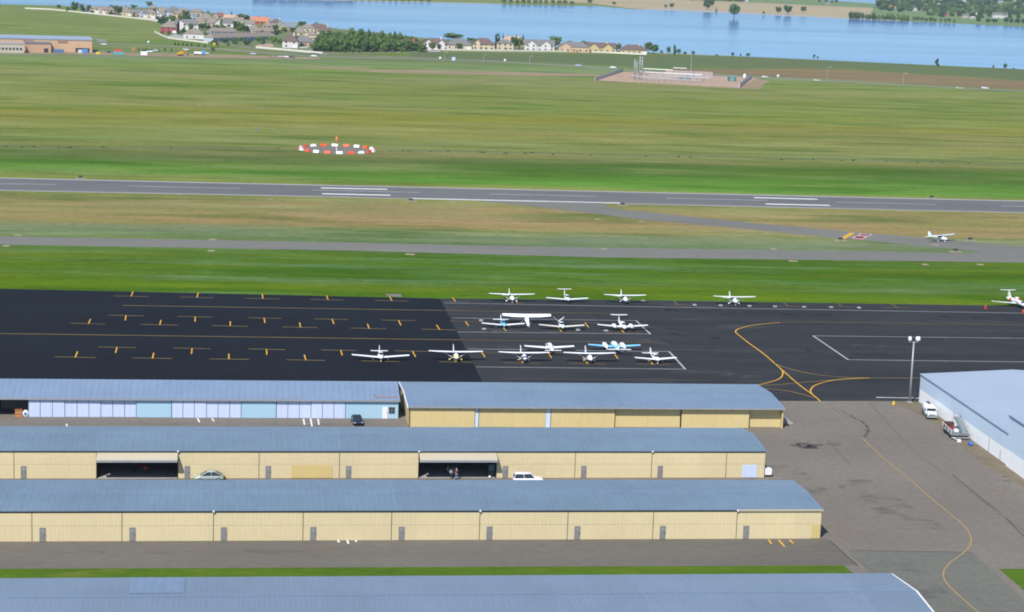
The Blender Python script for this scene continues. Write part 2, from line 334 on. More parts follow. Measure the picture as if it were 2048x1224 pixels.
sheet('far_pasture',[(1500,5),(1748,16),(1760,9),(1600,2),(1480,-6)],M['far_green'],.05)
sheet('far_pond',[(1588,-3),(1760,8),(1800,6),(1700,-8),(1600,-10)],M['water'],.07)
sheet('town_ground',[(165,24),(320,41),(322,66),(400,84),(600,104),(860,102),(1290,107),(1300,106),(1000,87),(850,77),(665,57),(600,48),(480,37),(400,23),(300,16),(160,14)],M['town_green'],.04)
# far roads, yard
lines('far_road',[([(182,86),(320,91),(420,97),(520,105),(640,113),(850,118.5),(1000,124),(1150,132),(1260,141),(1400,148),(1500,154.5),(1700,164),(2048,183),(2500,206)],11)],M['road'],.06)
lines('frontage_road',[([(640,109),(700,111),(850,115.5),(1000,121.5)],6),([(200,78),(205,84)],8)],M['road'],.065)
sheet('construction_yard',[(195,103.5),(420,108.5),(640,115),(640,118.5),(420,116),(190,109.5),(0,107),(0,104)],M['dirt'],.05)
lines('railway_bed',[([(-300,105),(0,110),(190,112.5),(420,117.5),(640,121),(850,124),(1000,128)],5)],M['gravel_grey'],.07)
sheet('dirt_strip',[(690,140),(900,141),(1010,144),(1240,150),(1215,153),(1000,151),(760,145)],M['dirt'],.05)
sheet('dirt_strip',[(560,134),(640,133),(760,136),(700,138)],M['dirt'],.05)
sheet('ploughed_field',[(1330,137),(1500,138),(1600,137),(1700,139),(1850,149),(2048,162),(2500,185),(2500,203),(2048,180),(1700,161),(1500,151.5),(1420,146)],M['brown_field'],.04)
sheet('embankment',[(820,104),(1290,109),(1500,114),(2048,139),(2500,160),(2500,183),(2048,160),(1850,147),(1700,137),(1300,134),(1000,121),(820,114)],ground_mat('embankment_grass',(.105,.155,.055),(.13,.165,.07),(.145,.125,.09),.012,.1,(.25,2,1)),.03)
sheet('substation_pad',[(1192,161),(1480,176.5),(1518,178),(1532,163),(1504,155),(1247,144)],M['gravel_pink'],.06)
sheet('dirt_apron',[(1480,177),(1520,179),(1522,172),(1540,163),(1510,158)],M['dirt'],.08)
# airfield pavement
Zp=.012
sheet('runway',[(-400,347),(0,356.4),(1200,383.2),(2048,402.6),(2500,412.5),(2500,435),(2048,425),(1200,406),(700,394),(0,380.5),(-400,371.5)],M['runway'],Zp)
sheet('runway_shoulder',[(-400,345.5),(0,355),(1200,382),(2048,401.3),(2500,411),(2500,435.8),(2048,426),(1200,407),(700,395),(0,381.5),(-400,372.3)],M['concrete'],Zp-.004)
sheet('taxiway',[(-400,466),(0,472.6),(700,485.2),(1200,495.6),(1700,502),(1930,506.5),(1958,506),(1962,504),(1930,500),(1682,476.5),(1300,440.5),(1060,412),(940,401),(1200,405.8),(1215,407.5),(1207,411),(1240,419.5),(1300,425),(1490,444.5),(1738,466.5),(2048,493),(2500,532),(2500,534),(2048,525),(1200,514.5),(700,501.3),(0,488.7),(-400,481)],M['taxiway'],Zp+.004)
sheet('dark_apron',[(-500,567),(0,577.5),(880,597),(972,777),(985,802),(-500,802)],M['dark_new'],Zp)
sheet('old_apron',[(880,596.8),(1200,599.5),(2048,612),(2600,622),(2600,802),(985,802),(972,777)],M['old_apron'],Zp+.001)
sheet('hangar_pavement',[(-500,802),(1775,802),(1812,803),(1900,808),(2000,868),(2200,985),(2700,1200),(2700,1400),(2600,1700),(-900,1700)],M['tan_asphalt'],Zp)
sheet('apron_strip',[(1730,802.3),(2600,804),(2600,830),(1843,804),(1812,803)],M['old_apron'],Zp+.002)
sheet('hangar_strip_road',[(-500,1080),(1655,1077),(1714,1131),(-500,1140)],M['mid_asphalt'],Zp+.004)
sheet('new_patch',[(1697,1101),(1945,1104),(2048,1200),(2300,1400),(1850,1400),(1760,1170)],M['grey_new'],Zp+.006)
sheet('lawn_strip',[(-500,1140),(1688,1131),(1712,1152),(1760,1200),(-500,1290)],M['grass'],Zp+.01)
sheet('lawn_corner',[(1998,1138),(2300,1136),(2300,1330),(2075,1205)],M['grass'],Zp+.012)
sheet('weedy_verge',[(1776,804),(1838,804.5),(1900,806),(1940,834),(2110,955),(2330,1100),(2230,1130),(2048,975),(1962,925),(1900,872),(1855,838),(1800,812)],ground_mat('weedy_dirt',(.15,.125,.09),(.19,.155,.11),(.10,.12,.03),.25,1.5),Zp+.008)
lines('pavement_joint',[[(1660,1081),(1700,1118),(1716,1132)],[(1697,1101),(1945,1105)],[(1905,950),(2010,1035),(2060,1085)]],M['seal'],Zp+.011,.22)
lines('pavement_joint',[[(1640,1000),(1500,958)],[(1735,802),(1830,905),(2048,1062)],[(1700,1110),(1760,1150)]],M['mid_asphalt'],Zp+.0115,.3)
# dark, roughly plane-shaped patch with ragged edges on the pavement
lines('dark_mark',[([(1582,891),(1600,890.5)],1.2),([(1593,890.5),(1612,891),(1634,892)],2.8),([(1604,886),(1620,898)],2.6),([(1628,891.5),(1648,890)],1.1),([(1612,893),(1634,898)],1.6)],M['darkmark'],Zp+.014)
lines('tyre_marks',[([(1700,832),(1722,842),(1733,852),(1738,862),(1728,874)],.6),([(1655,816),(1688,824),(1705,832)],.35),([(1730,860),(1742,864)],.9),([(1655,880),(1700,930)],.15)],M['darkmark'],Zp+.014)
lines('dark_mark',[([(2003,953),(2014,954)],.8),([(2005,961),(2022,963)],.6)],M['darkmark'],Zp+.014)
Zm=Zp+.02
# runway markings
lines('runway_centreline',[[(-120,366),(110,369)],[(258,372.2),(480,377)],[(625,380.2),(840,385)],[(980,388),(1193,392.8)],[(1332,396.2),(1535,401)],[(1672,404.3),(1872,409)],[(2003,412),(2200,416.5)]],M['faded_line'],Zm,1.1)
lines('runway_aiming_bars',[[(642,376),(775,378.8)],[(644,387.6),(781,390.6)],[(1508,395.4),(1635,398.6)],[(1531,408),(1660,411)]],M['white_line'],Zm,2.4)
lines('runway_edge_line',[([(-400,348),(0,357.2),(1200,384),(2048,403.4),(2400,411)],.6),([(-400,371),(0,379.8),(700,393.5)],.6),([(1260,406.6),(2048,424.2),(2400,432)],.5)],M['faded_line'],Zm)
lines('runway_edge_line',[([(820,396.8),(1000,400.7),(1240,406)],1.7)],M['white_line'],Zm+.002)
sheet('holding_sign_marking',[(1703,477.2),(1726,479.4),(1745,468),(1721,466)],M['red_paint'],Zm)
lines('holding_sign_lettering',[([(1706,476.2),(1727,478)],.1)]+[([(1708+i*5.4,475.6+i*.4),(1714+i*5.4,472.6+i*.4)],1.5) for i in range(4)]+[([(1719+i*5.4,470.6+i*.4),(1724.5+i*5.4,467.4+i*.4)],1.3) for i in range(4)],M['faded_line'],Zm+.006)
lines('hold_line',[([(1681,477),(1702,465.4)],.5),([(1684.5,477.4),(1705.5,465.7)],.5),([(1688,477.8),(1709,466)],.5)],M['yellow_line'],Zm)
lines('taxiway_centreline',[([(1750,473),(1840,481.5)],.3),([(1900,487),(2048,497)],.3),([(1500,455),(1680,469)],.15)],M['faint_yellow'],Zm)
# apron T markings
Ts=[((228,592),(297,593.5),(262.5,592.6),(266,583)),((360,594.4),(428,595.7),(394,595),(396.5,585.5)),((490,596.7),(560,598.2),(525.5,597.3),(524.5,588)),((620,598.8),(688,600.5),(656,599.6),(653,591.2)),((750,601),(817,602.3),(784,601.7),(779,593.5)),
((215,630.5),(288,632),(252,631),(250.5,641)),((355,633),(425,634.4),(390.5,633.7),(390,643.5)),((495,635.5),(563,637),(528,636.2),(530,646)),((628,638),(696,639.3),(664,638.4),(668,648)),((764,640.3),(831,641.5),(797,641),(802,651)),
((141,646.5),(210,648.5),(177,647.5),(181,638.3)),((281,649),(355,650.6),(319.5,650),(322,640.3)),((425,651.5),(496,653),(460.5,652),(460.5,643)),((565,654),(635,655.6),(601,655),(599,645.3)),((702,656.3),(773,658),(738,657),(735,648)),((843,658.5),(911,660.3),(879,659.4),(873,650)),
((196,694),(272,695.5),(234,695),(231,706)),((346,696),(422,697.8),(384,697),(383,708)),((497,698),(571,699.5),(533,699),(533.5,709.7)),((642,700),(713,701.2),(681.5,700.5),(684.5,711)),((789,701.8),(860,703),(825,702.5),(831,714)),((925,703.5),(1000,704.8),(963,704.2),(970,714.5)),((1060,705),(1130,706.5),(1096,705.5),(1103,716)),((1195,707),(1260,708.5),(1228,707.5),(1236,717.5)),
((109,713.7),(191,715.5),(150.5,715),(155,703.2)),((265,716),(345,717.4),(305,717),(307.5,705.8)),((419,718),(498,719),(458,718.3),(457.5,708)),((573,719.7),(650,721.2),(611.5,720.4),(608.5,709.6)),((722,722),(800,723.5),(762,722.6),(757,712)),((878,723.6),(943,724.8),(911,724),(906,714)),((1008,725.4),(1082,726.8),(1046,726),(1039,715)),((1138,727),(1212,728.4),(1176,727.6),(1166,717)),((1272,728),(1340,729.6),(1306,729),(1296,718)),
((985,661.6),(1042,662.6),(1012,662),(1006,653)),((1090,663),(1155,664.2),(1123,663.5),(1116,655)),((1215,665),(1282,666),(1248,665.5),(1240,656)),((900,642.6),(965,643.8),(931,643),(937,652)),((1140,645),(1200,646),(1170,645.5),(1177,655)),
((890,602.8),(940,603.8),(911,603.3),(904.5,595)),((1020,605.6),(1050,606.2),(1035,606),(1030,600)),((1325,609.6),(1380,610.4),(1355,610),(1348.5,602)),((1545,612),(1600,612.8),(1577,612.5),(1567,606)),((1655,613.4),(1710,614.2),(1686,614),(1675,607)),((1765,615),(1820,616),(1795,615.5),(1783,608))]
lines('tie_down_bars',[[a,b_] for a,b_,c,d in Ts if a[0]<880],M['dull_yellow'],Zm,.42)
lines('tie_down_bars',[[a,b_] for a,b_,c,d in Ts if a[0]>=880],M['faint_yellow'],Zm,.42)
lines('tie_down_stems',[[c,d] for a,b_,c,d in Ts if a[0]<1300 or c[1]>630],M['yellow_line'],Zm+.004,.24)
lines('tie_down_stems',[[c,d] for a,b_,c,d in Ts if a[0]>=1300 and c[1]<=630],M['dull_yellow'],Zm+.004,.27)
lines('taxilane_lines',[[(245,611),(880,621)],[(0,667.3),(-300,663)],[(0,667.3),(925,680)]],M['dull_yellow'],Zm,.5)
lines('taxilane_lines',[[(880,621),(1258,627.5)],[(925,680),(1318,685.5)]],M['faint_yellow'],Zm,.42)
lines('parking_lines',[[(888,606),(1300,613.8),(2048,626.5),(2300,630)],[(905,636),(1272,641.6)],[(915,664),(1301,668.2)],[(935,698),(1338,703.4)],[(952,734),(1370,738.6)],[(1626,671.8),(2300,680)],[(1696,719.6),(2300,727)]],M['thin_line'],Zm,.5)
lines('parking_ends',[[(1272,641.3),(1301,668.5)],[(1338,703.2),(1371,739)],[(1625.5,671.4),(1697,720)]],M['faded_line'],Zm+.003,.42)
M['scuff']=ground_mat('pale_scuff',(.085,.087,.09),(.11,.11,.108),None,.5,3.); ragged(M['scuff'],.5,.45,.75)
lines('scuff_marks',[([(1230,676),(1290,680),(1350,690)],4.5),([(1430,702),(1500,704),(1560,706)],2.5),([(1180,655),(1260,672)],2.5),([(1290,652),(1330,660)],2.5),([(1400,742),(1520,756)],4.),([(1700,690),(1900,700)],2.),([(1000,690),(1030,700)],3)],M['scuff'],Zm-.006)
M['darkscuff']=ground_mat('dark_scuff',(.018,.02,.023),(.026,.028,.03),None,.5,3.); ragged(M['darkscuff'],.4,.5,.7)
lines('dark_patch',[([(1300,682),(1370,684)],3.),([(1330,620),(1700,632)],3.),([(1330,668),(1440,676)],4.),([(1600,700),(1800,712)],3.5),([(1850,632),(2048,640)],3.5),([(1000,628),(1260,634)],2.5)],M['darkscuff'],Zm-.008)
M['palescuff']=ground_mat('pale_asphalt_scuff',(.150,.145,.14),(.16,.155,.148),None,.3,2.); ragged(M['palescuff'],.2,.5,.9)
lines('pale_scuff',[([(1620,880),(1680,890)],3.),([(1700,960),(1850,1060)],7.),([(1560,930),(1640,990)],5.),([(1780,1120),(1900,1220)],5.),([(200,846),(700,850)],2.),([(100,1105),(700,1103)],2.)],M['palescuff'],Zp+.013)
lines('sealed_joint',[([(1100,634),(1400,640),(2048,647),(2300,649)],.35),([(1250,698.5),(2048,707.5),(2300,711)],.4),([(1350,655),(1500,662)],.3),([(1000,757),(1430,761)],.5),([(1060,622),(1060.5,622.2)],.2),([(1320,641),(1480,650),(1700,655),(2048,661)],.25),([(1330,690),(1600,699)],.3)],M['seal'],Zm)
ylA=[(2300,654),(2048,650.5),(1900,648),(1720,645.5),(1620,644.3),(1560,645),(1510,650),(1481,656.5),(1471,663),(1479,671.5),(1500,688),(1530,710),(1565,741),(1600,771),(1626,790),(1641,803)]
ylB=[(1641,803),(1672,828),(1702,852),(1724,875),(1765,915),(1815,955),(1860,995),(1915,1040),(1936,1062),(1942,1083),(1932,1101),(1900,1126),(1887,1144),(1890,1161),(1908,1182),(1960,1228),(2010,1272)]
lines('taxi_guide_line',[ylA[:6]],M['dull_yellow'],Zm+.002,.34,True)
lines('taxi_guide_line',[ylA[5:]],M['yellow_line'],Zm+.0025,.27,True)
M['worn']=ground_mat('worn_yellow_paint',(.30,.22,.11),(.36,.25,.09),(.24,.20,.14),.3,2.)
lines('taxi_guide_line',[ylB[:3]],ground_mat('faint_worn_paint',(.26,.21,.14),(.23,.20,.16),None,.3,2.),Zm+.002,.22,True)
lines('taxi_guide_line',[ylB[3:]],M['worn'],Zm+.002,.24,True)
lines('taxi_guide_line',[[(1556,733),(1565,742),(1563,754),(1548,762),(1510,771),(1480,773)],[(1626,791),(1621,781),(1630,771),(1655,763),(1690,758),(1740,756)],],M['yellow_line'],Zm+.004,.26,True)
lines('taxi_guide_line',[[(1548,727),(1580,738),(1625,748),(1680,754),(1740,756),(1842,756)],[(1480,773),(1560,769),(1640,762),(1740,756)],[(1530,777),(1575,782),(1605,789),(1630,796)]],M['dull_yellow'],Zm+.003,.42,True)
lines('white_bar',[([(1752,795),(1842,796.6)],.75)],M['faded_line'],Zm)
lines('door_lines',[[(395,837),(399,845)],[(424,837),(428,843)],[(607,838),(609,850)],[(621,837),(624,853)],[(636,838),(638,850)],[(676,1081),(678,1085)],[(694,1080),(697,1088)],[(710,1080),(713,1084)],[(133,848),(134,853)]],M['white_line'],Zm,.28)
lines('door_lines',[[(1537,1080),(1543,1088)],[(1557,1080),(1569,1093)],[(1579,1080),(1587,1087)]],M['yellow_line'],Zm+.002,.25)
lines('field_track',[([(-300,290),(0,293.6),(300,295.5),(594,297.5)],2.2),([(752,300),(900,303),(1300,311),(1700,320),(2048,329),(2400,338)],2.2)],ground_mat('track',(.10,.12,.06),(.19,.18,.12),(.24,.22,.16),.06,.4),.012)
lines('track_verge',[([(-300,288.6),(0,292.4),(300,294.2),(560,296)],1.6),([(790,299.6),(1300,309.6),(1700,318.6),(2048,327.6)],1.6)],ground_mat('track_verge',(.05,.085,.02),(.09,.13,.04),(.12,.15,.06),.05,.4),.013)
gc=(G(599,299)+G(748,301))/2; RC=15.3
sheet('wind_circle_gravel',[(gc.x+RC*1.04*cos(i*pi/24),gc.y+RC*1.04*sin(i*pi/24)) for i in range(48)],M['gravel_grey'],.014,px=False)
for i,(x,y,w_) in enumerate([(35,470,3),(12,492,3),(425,478.5,3),(422,501.5,3),(820,508.5,4),(357,389,3),(540,398,3),(905,404,3),(1122,424,3),(1208,498,3),(1195,438,3),(1283,443,3),(1534,467,3),(1547,498,3),(1586,522,4),(1850,529,3),(1960,529,3),(1870,489.5,3),(1788,590,0)]):
    if w_:
        c=G(x,y); w_*=.75; sheet('edge_light_pad',[(c.x-w_*.5,c.y-1.2),(c.x+w_*.35,c.y-1.5),(c.x+w_*.5,c.y+1.),(c.x-w_*.3,c.y+1.4)],M['pad_dirt'],.02,px=False)
sheet('concrete_slab',[(770,588),(802,588),(804,594),(775,593)],M['gravel_grey'],.03)
# ---------------------------------------------------------------- buildings
def frame(A,B):                      # two front base corners in the picture -> matrix (x along front, y to the back)
    a=G(*A); b_=G(*B); d=(b_-a); L=d.length; ang=atan2(d.y,d.x); return a,ang,L
def loc(a,ang,P):
    d=Vector(P)-a; return Vector((d.x*cos(ang)+d.y*sin(ang),-d.x*sin(ang)+d.y*cos(ang),P[2]))
def frontx(a,ang,px,guess):          # local x on the front wall that shows at picture column px (at mid height)
    lo,hi=-200.,400.
    for _ in range(50):
        m_=(lo+hi)/2; w=a+Vector((cos(ang)*m_,sin(ang)*m_,1.8))
        if proj(w)[0]<px: lo=m_
        else: hi=m_
    return lo
def world(a,ang,p): return Vector((a.x+p[0]*cos(ang)-p[1]*sin(ang),a.y+p[0]*sin(ang)+p[1]*cos(ang),p[2]))
def gable_roof(name,x0,x1,D,ze,zr,ov,mat,root,th=.15,ovy=.25):
    mb=MB(); s=(zr-ze)/(D/2); y0=-ovy; y1=D+ovy; z0=ze-s*ovy
    for (ya,za,yb,zb) in ((y0,z0,D/2,zr),(D/2,zr,y1,z0)):
        mb.hexa([(x0-ov,ya,za),(x1+ov,ya,za),(x1+ov,yb,zb),(x0-ov,yb,zb)],[(x0-ov,ya,za+th),(x1+ov,ya,za+th),(x1+ov,yb,zb+th),(x0-ov,yb,zb+th)])
    return mb.build(name,mat,root)
def end_wall(mb,x,xt,D,ze,zr):       # gable-shaped end wall between x and xt
    mb.add([(x,0,0),(x,D,0),(x,D,ze),(x,D/2,zr),(x,0,ze),(xt,0,0),(xt,D,0),(xt,D,ze),(xt,D/2,zr),(xt,0,ze)],
      [(0,1,2,3,4),(9,8,7,6,5),(0,5,6,1),(1,6,7,2),(2,7,8,3),(3,8,9,4),(4,9,5,0)])
def tee_hangar(label,A,B,eaveB,backB,ridge,bays,opens,gold=None,roofm='roof_blue',name='hangar'):
    a,ang,L=frame(A,B); bw=world(a,ang,(L,0,0)); ze=Hz(bw,eaveB)
    D=loc(a,ang,G(*backB,ze)).y; zr=Hz(world(a,ang,(L,D/2,0)),ridge); zr=max(zr,ze+.35)
    root=thing(name,label,'hangar',a,ang)
    wm=M['yellow_wall']; mb=MB(); t=.2
    xs=[frontx(a,ang,q,0) for q in bays]; xs[0]=0 if xs[0]<0 else xs[0]; xs[-1]=L
    # shell: back wall, end walls, partitions
    end_wall(mb,0,t,D,ze,zr-.02); end_wall(mb,L-t,L,D,ze,zr-.02); mb.box(t,L-t,D-t,D,0,ze)
    mb.build('wall',wm,root)
    gable_roof('roof',0,L,D,ze+.02,zr+.02,.12,M[roofm],root)
    # ridge cap and dark strip painted in as the shadow gap under the eave
    MB().box(-.1,L+.1,D/2-.22,D/2+.22,zr+.155,zr+.19).build('ridge_cap',M['roof_blue2'],root)
    MB().box(0,L,-.12,-.02,ze-.22,ze-.04).build('gutter_or_shade_strip',M['dark'],root)
    for k in range(len(xs)-1):
        x0,x1=xs[k],xs[k+1]; g_=.05
        if k in opens:
            # folded door as a canopy, interior
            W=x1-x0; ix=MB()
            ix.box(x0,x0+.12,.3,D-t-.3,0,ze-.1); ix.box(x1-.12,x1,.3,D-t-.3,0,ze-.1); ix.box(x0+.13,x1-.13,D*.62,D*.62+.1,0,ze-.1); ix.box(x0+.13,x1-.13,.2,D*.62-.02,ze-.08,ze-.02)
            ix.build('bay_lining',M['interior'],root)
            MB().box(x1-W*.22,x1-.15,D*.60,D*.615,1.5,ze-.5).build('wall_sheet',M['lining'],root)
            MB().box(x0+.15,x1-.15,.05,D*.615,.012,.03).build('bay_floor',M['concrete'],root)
            dd=MB(); zt=ze-.25; o1=1.7; zb=ze-1.15
            dd.hexa([(x0+g_,-.02,zt-.12),(x1-g_,-.02,zt-.12),(x1-g_,-o1,zb-.0),(x0+g_,-o1,zb-.0)],[(x0+g_,-.02,zt),(x1-g_,-.02,zt),(x1-g_,-o1,zb+.12),(x0+g_,-o1,zb+.12)])
            d_=dd.build('folded_door',M['cream_door'],root)
            d2=MB(); d2.hexa([(x0+g_,-o1-.02,zb-.25),(x1-g_,-o1-.02,zb-.25),(x1-g_,-.1,zb-.5),(x0+g_,-.1,zb-.5)],[(x0+g_,-o1-.02,zb+.1),(x1-g_,-o1-.02,zb+.1),(x1-g_,-.1,zb-.35),(x0+g_,-.1,zb-.35)]); d2.build('lower_leaf',M['steel'],d_)
        else:
            zh=ze*.52
            last=(k==len(xs)-2) and (x1-x0)<9
            db=MB(); db.box(x0+g_,x1-g_,-.05,.1,.05,zh-.015)
            db.box(x0+g_,x1-g_,-.05,.1,zh+.015,ze-.05)
            d_=db.build('hangar_door' if not last else 'end_panel',wm,root)
            fb=MB(); fb.box(x0+g_,x1-g_,.0,.09,zh-.02,zh+.02); fb.build('fold_seam',M['dark'],d_)
            if k>0 and not last or (k==len(xs)-2 and name=='hangar' and gold=='end'):
                xd=x0+1.0; pd=MB().box(xd,xd+.85,-.1,-.052,.06,2.02).build('personnel_door',M['door_grey'],d_)
                MB().box(xd+.68,xd+.78,-.16,-.102,.95,1.1).build('handle',M['dark'],pd)
                if (k*7)%3!=1: MB().box(xd+.25,xd+.55,-.108,-.102,1.45,1.7).build('door_plate',M['steel'],pd)
            MB().box(x0-.045,x0+.045,-.02,.08,.0,ze-.02).build('jamb',M['dark'],root)
    # floodlights above some doors
    for k in range(1,len(xs)-1,3):
        MB().box(xs[k]-.12,xs[k]+.12,-.4,-.14,ze-.12,ze+.14).build('flood_light',M['white'],root)
    if gold=='end':
        MB().box(L-1.35,L-.12,-.085,-.052,.1,ze*.5).build('ochre_patch',M['gold_wall'],root)
        MB().box(0 if xs[1]<0 else 0,xs[1],-.16,-.125,ze-.16,ze-.02).build('white_trim',M['white'],root)
        MB().box(xs[-2],L+.15,-.29,-.26,ze-.14,ze+.16).build('eave_trim',M['cream_door'],root)
    if gold=='mid':
        p0,p1=frontx(a,ang,583,0),frontx(a,ang,665,0); MB().box(p0,p1,-.085,-.052,.1,ze*.5-.05).build('ochre_patch',M['gold_wall'],root)
        w0,w1=frontx(a,ang,1485,0),frontx(a,ang,1514,0); sd=MB(); 
        for i in range(5): sd.box(w0,w1,-.09,-.052,.1+i*.42,.1+i*.42+.40)
        sd.build('roll_up_door',M['white_panel'],root)
    # roof vents, small fittings
    for k in ((5,8) if gold=='end' else (4,)):
        xv=L*k/9.3; MB().tube((xv,D*.42,zr-.1),(xv,D*.42,zr+.25),.07).build('vent_pipe',M['steel'],root)
    return root,a,ang,L,D,ze,zr,xs
tee3=tee_hangar('long yellow hangar with grey doors and blue-grey roof, nearest with its front in view',(-330,1085),(1640,1077.5),1019.5,(1590,963),985.5,
   [-330,-130,64,244,427,606,783,959,1135,1306,1473,1640],[],'end')
tee2=tee_hangar('yellow hangar with two open bays under folded doors, silver and white cars outside',(-330,958),(1528,955.5),902.5,(1490,858),871,
   [-330,-130,28,193,356,518,679,837,993,1150,1303,1452,1528],[3,7],'mid')
# front hangar: only roof visible
a,ang,L=G(-600,1180,4.4),0,0
pb0=G(0,1160,4.4); pb1=G(1780,1149.5,4.4); ang=atan2((pb1-pb0).y,(pb1-pb0).x)
u=Vector((cos(ang),sin(ang),0)); nrm=Vector((-sin(ang),cos(ang),0))
D4=19.; L4=(pb1-pb0).length+45; a4=pb1-u*L4-nrm*D4; a4.z=0
zr4=Hz(world(a4,ang,(L4,D4/2,0)),1184.5)
r=thing('hangar','hangar in the foreground showing only its pale blue-grey metal roof with white verge','hangar',a4,ang)
mb=MB(); end_wall(mb,0,.2,D4,4.4,zr4-.03); end_wall(mb,L4-.2,L4,D4,4.4,zr4-.03); mb.box(.2,L4-.2,D4-.2,D4,0,4.4); mb.box(.2,L4-.2,0,.2,0,4.4); mb.build('wall',M['yellow_wall'],r)
gable_roof('roof',0,L4,D4,4.42,zr4,.15,M['roof_front'],r)
MB().box(-.1,L4+.05,D4/2-.18,D4/2+.18,zr4+.16,zr4+.19).build('ridge_cap',M['roof_blue2'],r)
mb=MB(); s=(zr4-4.4)/(D4/2)
for ya,za,yb,zb in ((-.25,4.3,D4/2,zr4),(D4/2,zr4,D4+.25,4.3)):
    mb.hexa([(L4+.16,ya,za-.1),(L4+.4,ya,za-.1),(L4+.4,yb,zb-.1),(L4+.16,yb,zb-.1)],[(L4+.16,ya,za+.2),(L4+.4,ya,za+.2),(L4+.4,yb,zb+.2),(L4+.16,yb,zb+.2)])
mb.build('verge_trim',M['white'],r)
for i,(x0,x1) in enumerate([(264,371),]):
    q0=loc(a4,ang,G(x0,1160,4.45)).x; q1=loc(a4,ang,G(x1,1160,4.45)).x
    s_=(zr4-4.42)/(D4/2)
    MB().hexa([(q0,D4,4.6),(q1,D4,4.6),(q1,D4-8,4.6+8*s_),(q0,D4-8,4.6+8*s_)],[(q0,D4,4.63),(q1,D4,4.63),(q1,D4-8,4.63+8*s_),(q0,D4-8,4.63+8*s_)]).build('roof_patch',M['roof_old'],r)
qx=loc(a4,ang,G(765,1160,4.45)).x
# row 1 yellow hangar with sliding doors
A1,B1=(818,854.3),(1565,857.5)
a,ang,L=frame(A1,B1); ze=Hz(world(a,ang,(L,0,0)),817.5); D=loc(a,ang,G(1523,771,ze)).y; zr=max(ze+.4,Hz(world(a,ang,(L,D/2,0)),787.5))
r=thing('hangar','yellow hangar of sliding doors with two pale blue posts, between apron and open-bay hangar','hangar',a,ang)
mb=MB(); end_wall(mb,0,.2,D,ze,zr-.03); end_wall(mb,L-.2,L,D,ze,zr-.03); mb.box(.2,L-.2,D-.2,D,0,ze); mb.box(.2,L-.2,1.4,1.6,0,ze); mb.build('wall',M['yellow_wall2'],r)
gable_roof('roof',0,L,D,ze+.03,zr+.03,.25,M['roof_blue2'],r,ovy=.35)
MB().box(-.1,L+.1,D/2-.2,D/2+.2,zr+.17,zr+.2).build('ridge_cap',M['roof_blue2'],r)
MB().box(-.2,L+.2,-.52,-.38,ze-.12,ze+.14).build('gutter_or_shade_strip',M['steel'],r)
mb=MB()
for ya,za,yb,zb in ((-.35,ze-.05,D/2,zr),(D/2,zr,D+.35,ze-.05)):
    mb.hexa([(-.45,ya,za-.12),(-.26,ya,za-.12),(-.26,yb,zb-.12),(-.45,yb,zb-.12)],[(-.45,ya,za+.2),(-.26,ya,za+.2),(-.26,yb,zb+.2),(-.45,yb,zb+.2)])
mb.build('verge_trim',M['white'],r)
bx=[(818,887,.0),(887,949.6,.0),(957.5,1025,.22),(1025,1092,.22),(1101.6,1162,.22),(1162,1230,.22),(1231,1296.6,.62),(1296.6,1362,.62),(1363,1431,.3),(1431,1499,.3),(1500,1564,1.05)]
for i,(p0,p1,yo) in enumerate(bx):
    x0,x1=frontx(a,ang,p0,0)+.03,frontx(a,ang,p1,0)-.03
    if i==0:x0=.02
    d_=MB().box(x0,x1,yo,yo+.12,.04,ze-.1).build('sliding_door',M['yellow_wall2'],r)
    MB().box(x0-.05,x0+.05,yo-.02,yo-.002,.04,ze-.1).build('door_edge',M['dark'] if i%2==0 else M['gold_wall'],d_)
    MB().box((x0+x1)/2-.06,(x0+x1)/2+.06,yo-.12,yo-.003,ze-.45,ze-.25).build('roller',M['dark'],d_)
for p0,p1 in ((949.6,957.5),(1092,1101.6)):
    x0,x1=frontx(a,ang,p0,0),frontx(a,ang,p1,0); MB().box(x0+.02,x1-.02,.24,.4,0,ze-.12).build('post',M['pale_wall'],r)
H1=(a,ang,L,D)
# loading stair shape behind right end
c=world(a,ang,(L+.4,5.5,0)); rr=thing('ramp','small pale metal ramp sticking out beside the hangar gable','ramp',c,ang)
MB().hexa([(0,-1.6,0),(2.6,-1.9,0),(2.6,1.2,0),(0,1.6,0)],[(0,-1.6,1.5),(2.6,-1.9,.15),(2.6,1.2,.15),(0,1.6,1.5)]).build('deck',M['concrete'],rr)
MB().box(-.2,-.02,-1.6,1.6,0,1.9).build('back_plate',M['steel'],rr)
# blue and white shed
a,ang,L=frame((-330,832.3),(796,837.6)); ze=Hz(world(a,ang,(L,0,0)),799.5); D=12.; zr=Hz(world(a,ang,(L,D/2,0)),764.2)
r=thing('hangar','pale cyan and white hangar with many sliding door panels and a sloping metal roof','hangar',a,ang)
xo0,xo1=frontx(a,ang,-70,0),frontx(a,ang,56,0)
mb=MB(); end_wall(mb,0,.2,D,ze,zr-.03); end_wall(mb,L-.2,L,D,ze,zr-.03); mb.box(.2,L-.2,D-.2,D,0,ze); mb.box(.2,xo0,.6,.7,0,ze-.05); mb.box(xo1+.3,L-.2,.6,.7,0,ze-.05); mb.build('wall',M['cyan_panel'],r)
mb=MB(); mb.box(xo0,xo0+.1,.8,8,0,ze-.1); mb.box(xo1+.1,xo1+.25,.8,8,0,ze-.1); mb.box(xo0+.1,xo1+.1,8,8.1,0,ze-.1); mb.box(xo0+.1,xo1+.1,.3,7.98,ze-.12,ze-.05); mb.build('bay_lining',M['interior'],r)
MB().box(xo1-5.2,xo1,5.9,6,0,ze-.3).build('partition',M['lining'],r)
mb=MB(); ov=.25; th=.12; s_=(zr-ze)/(D/2)
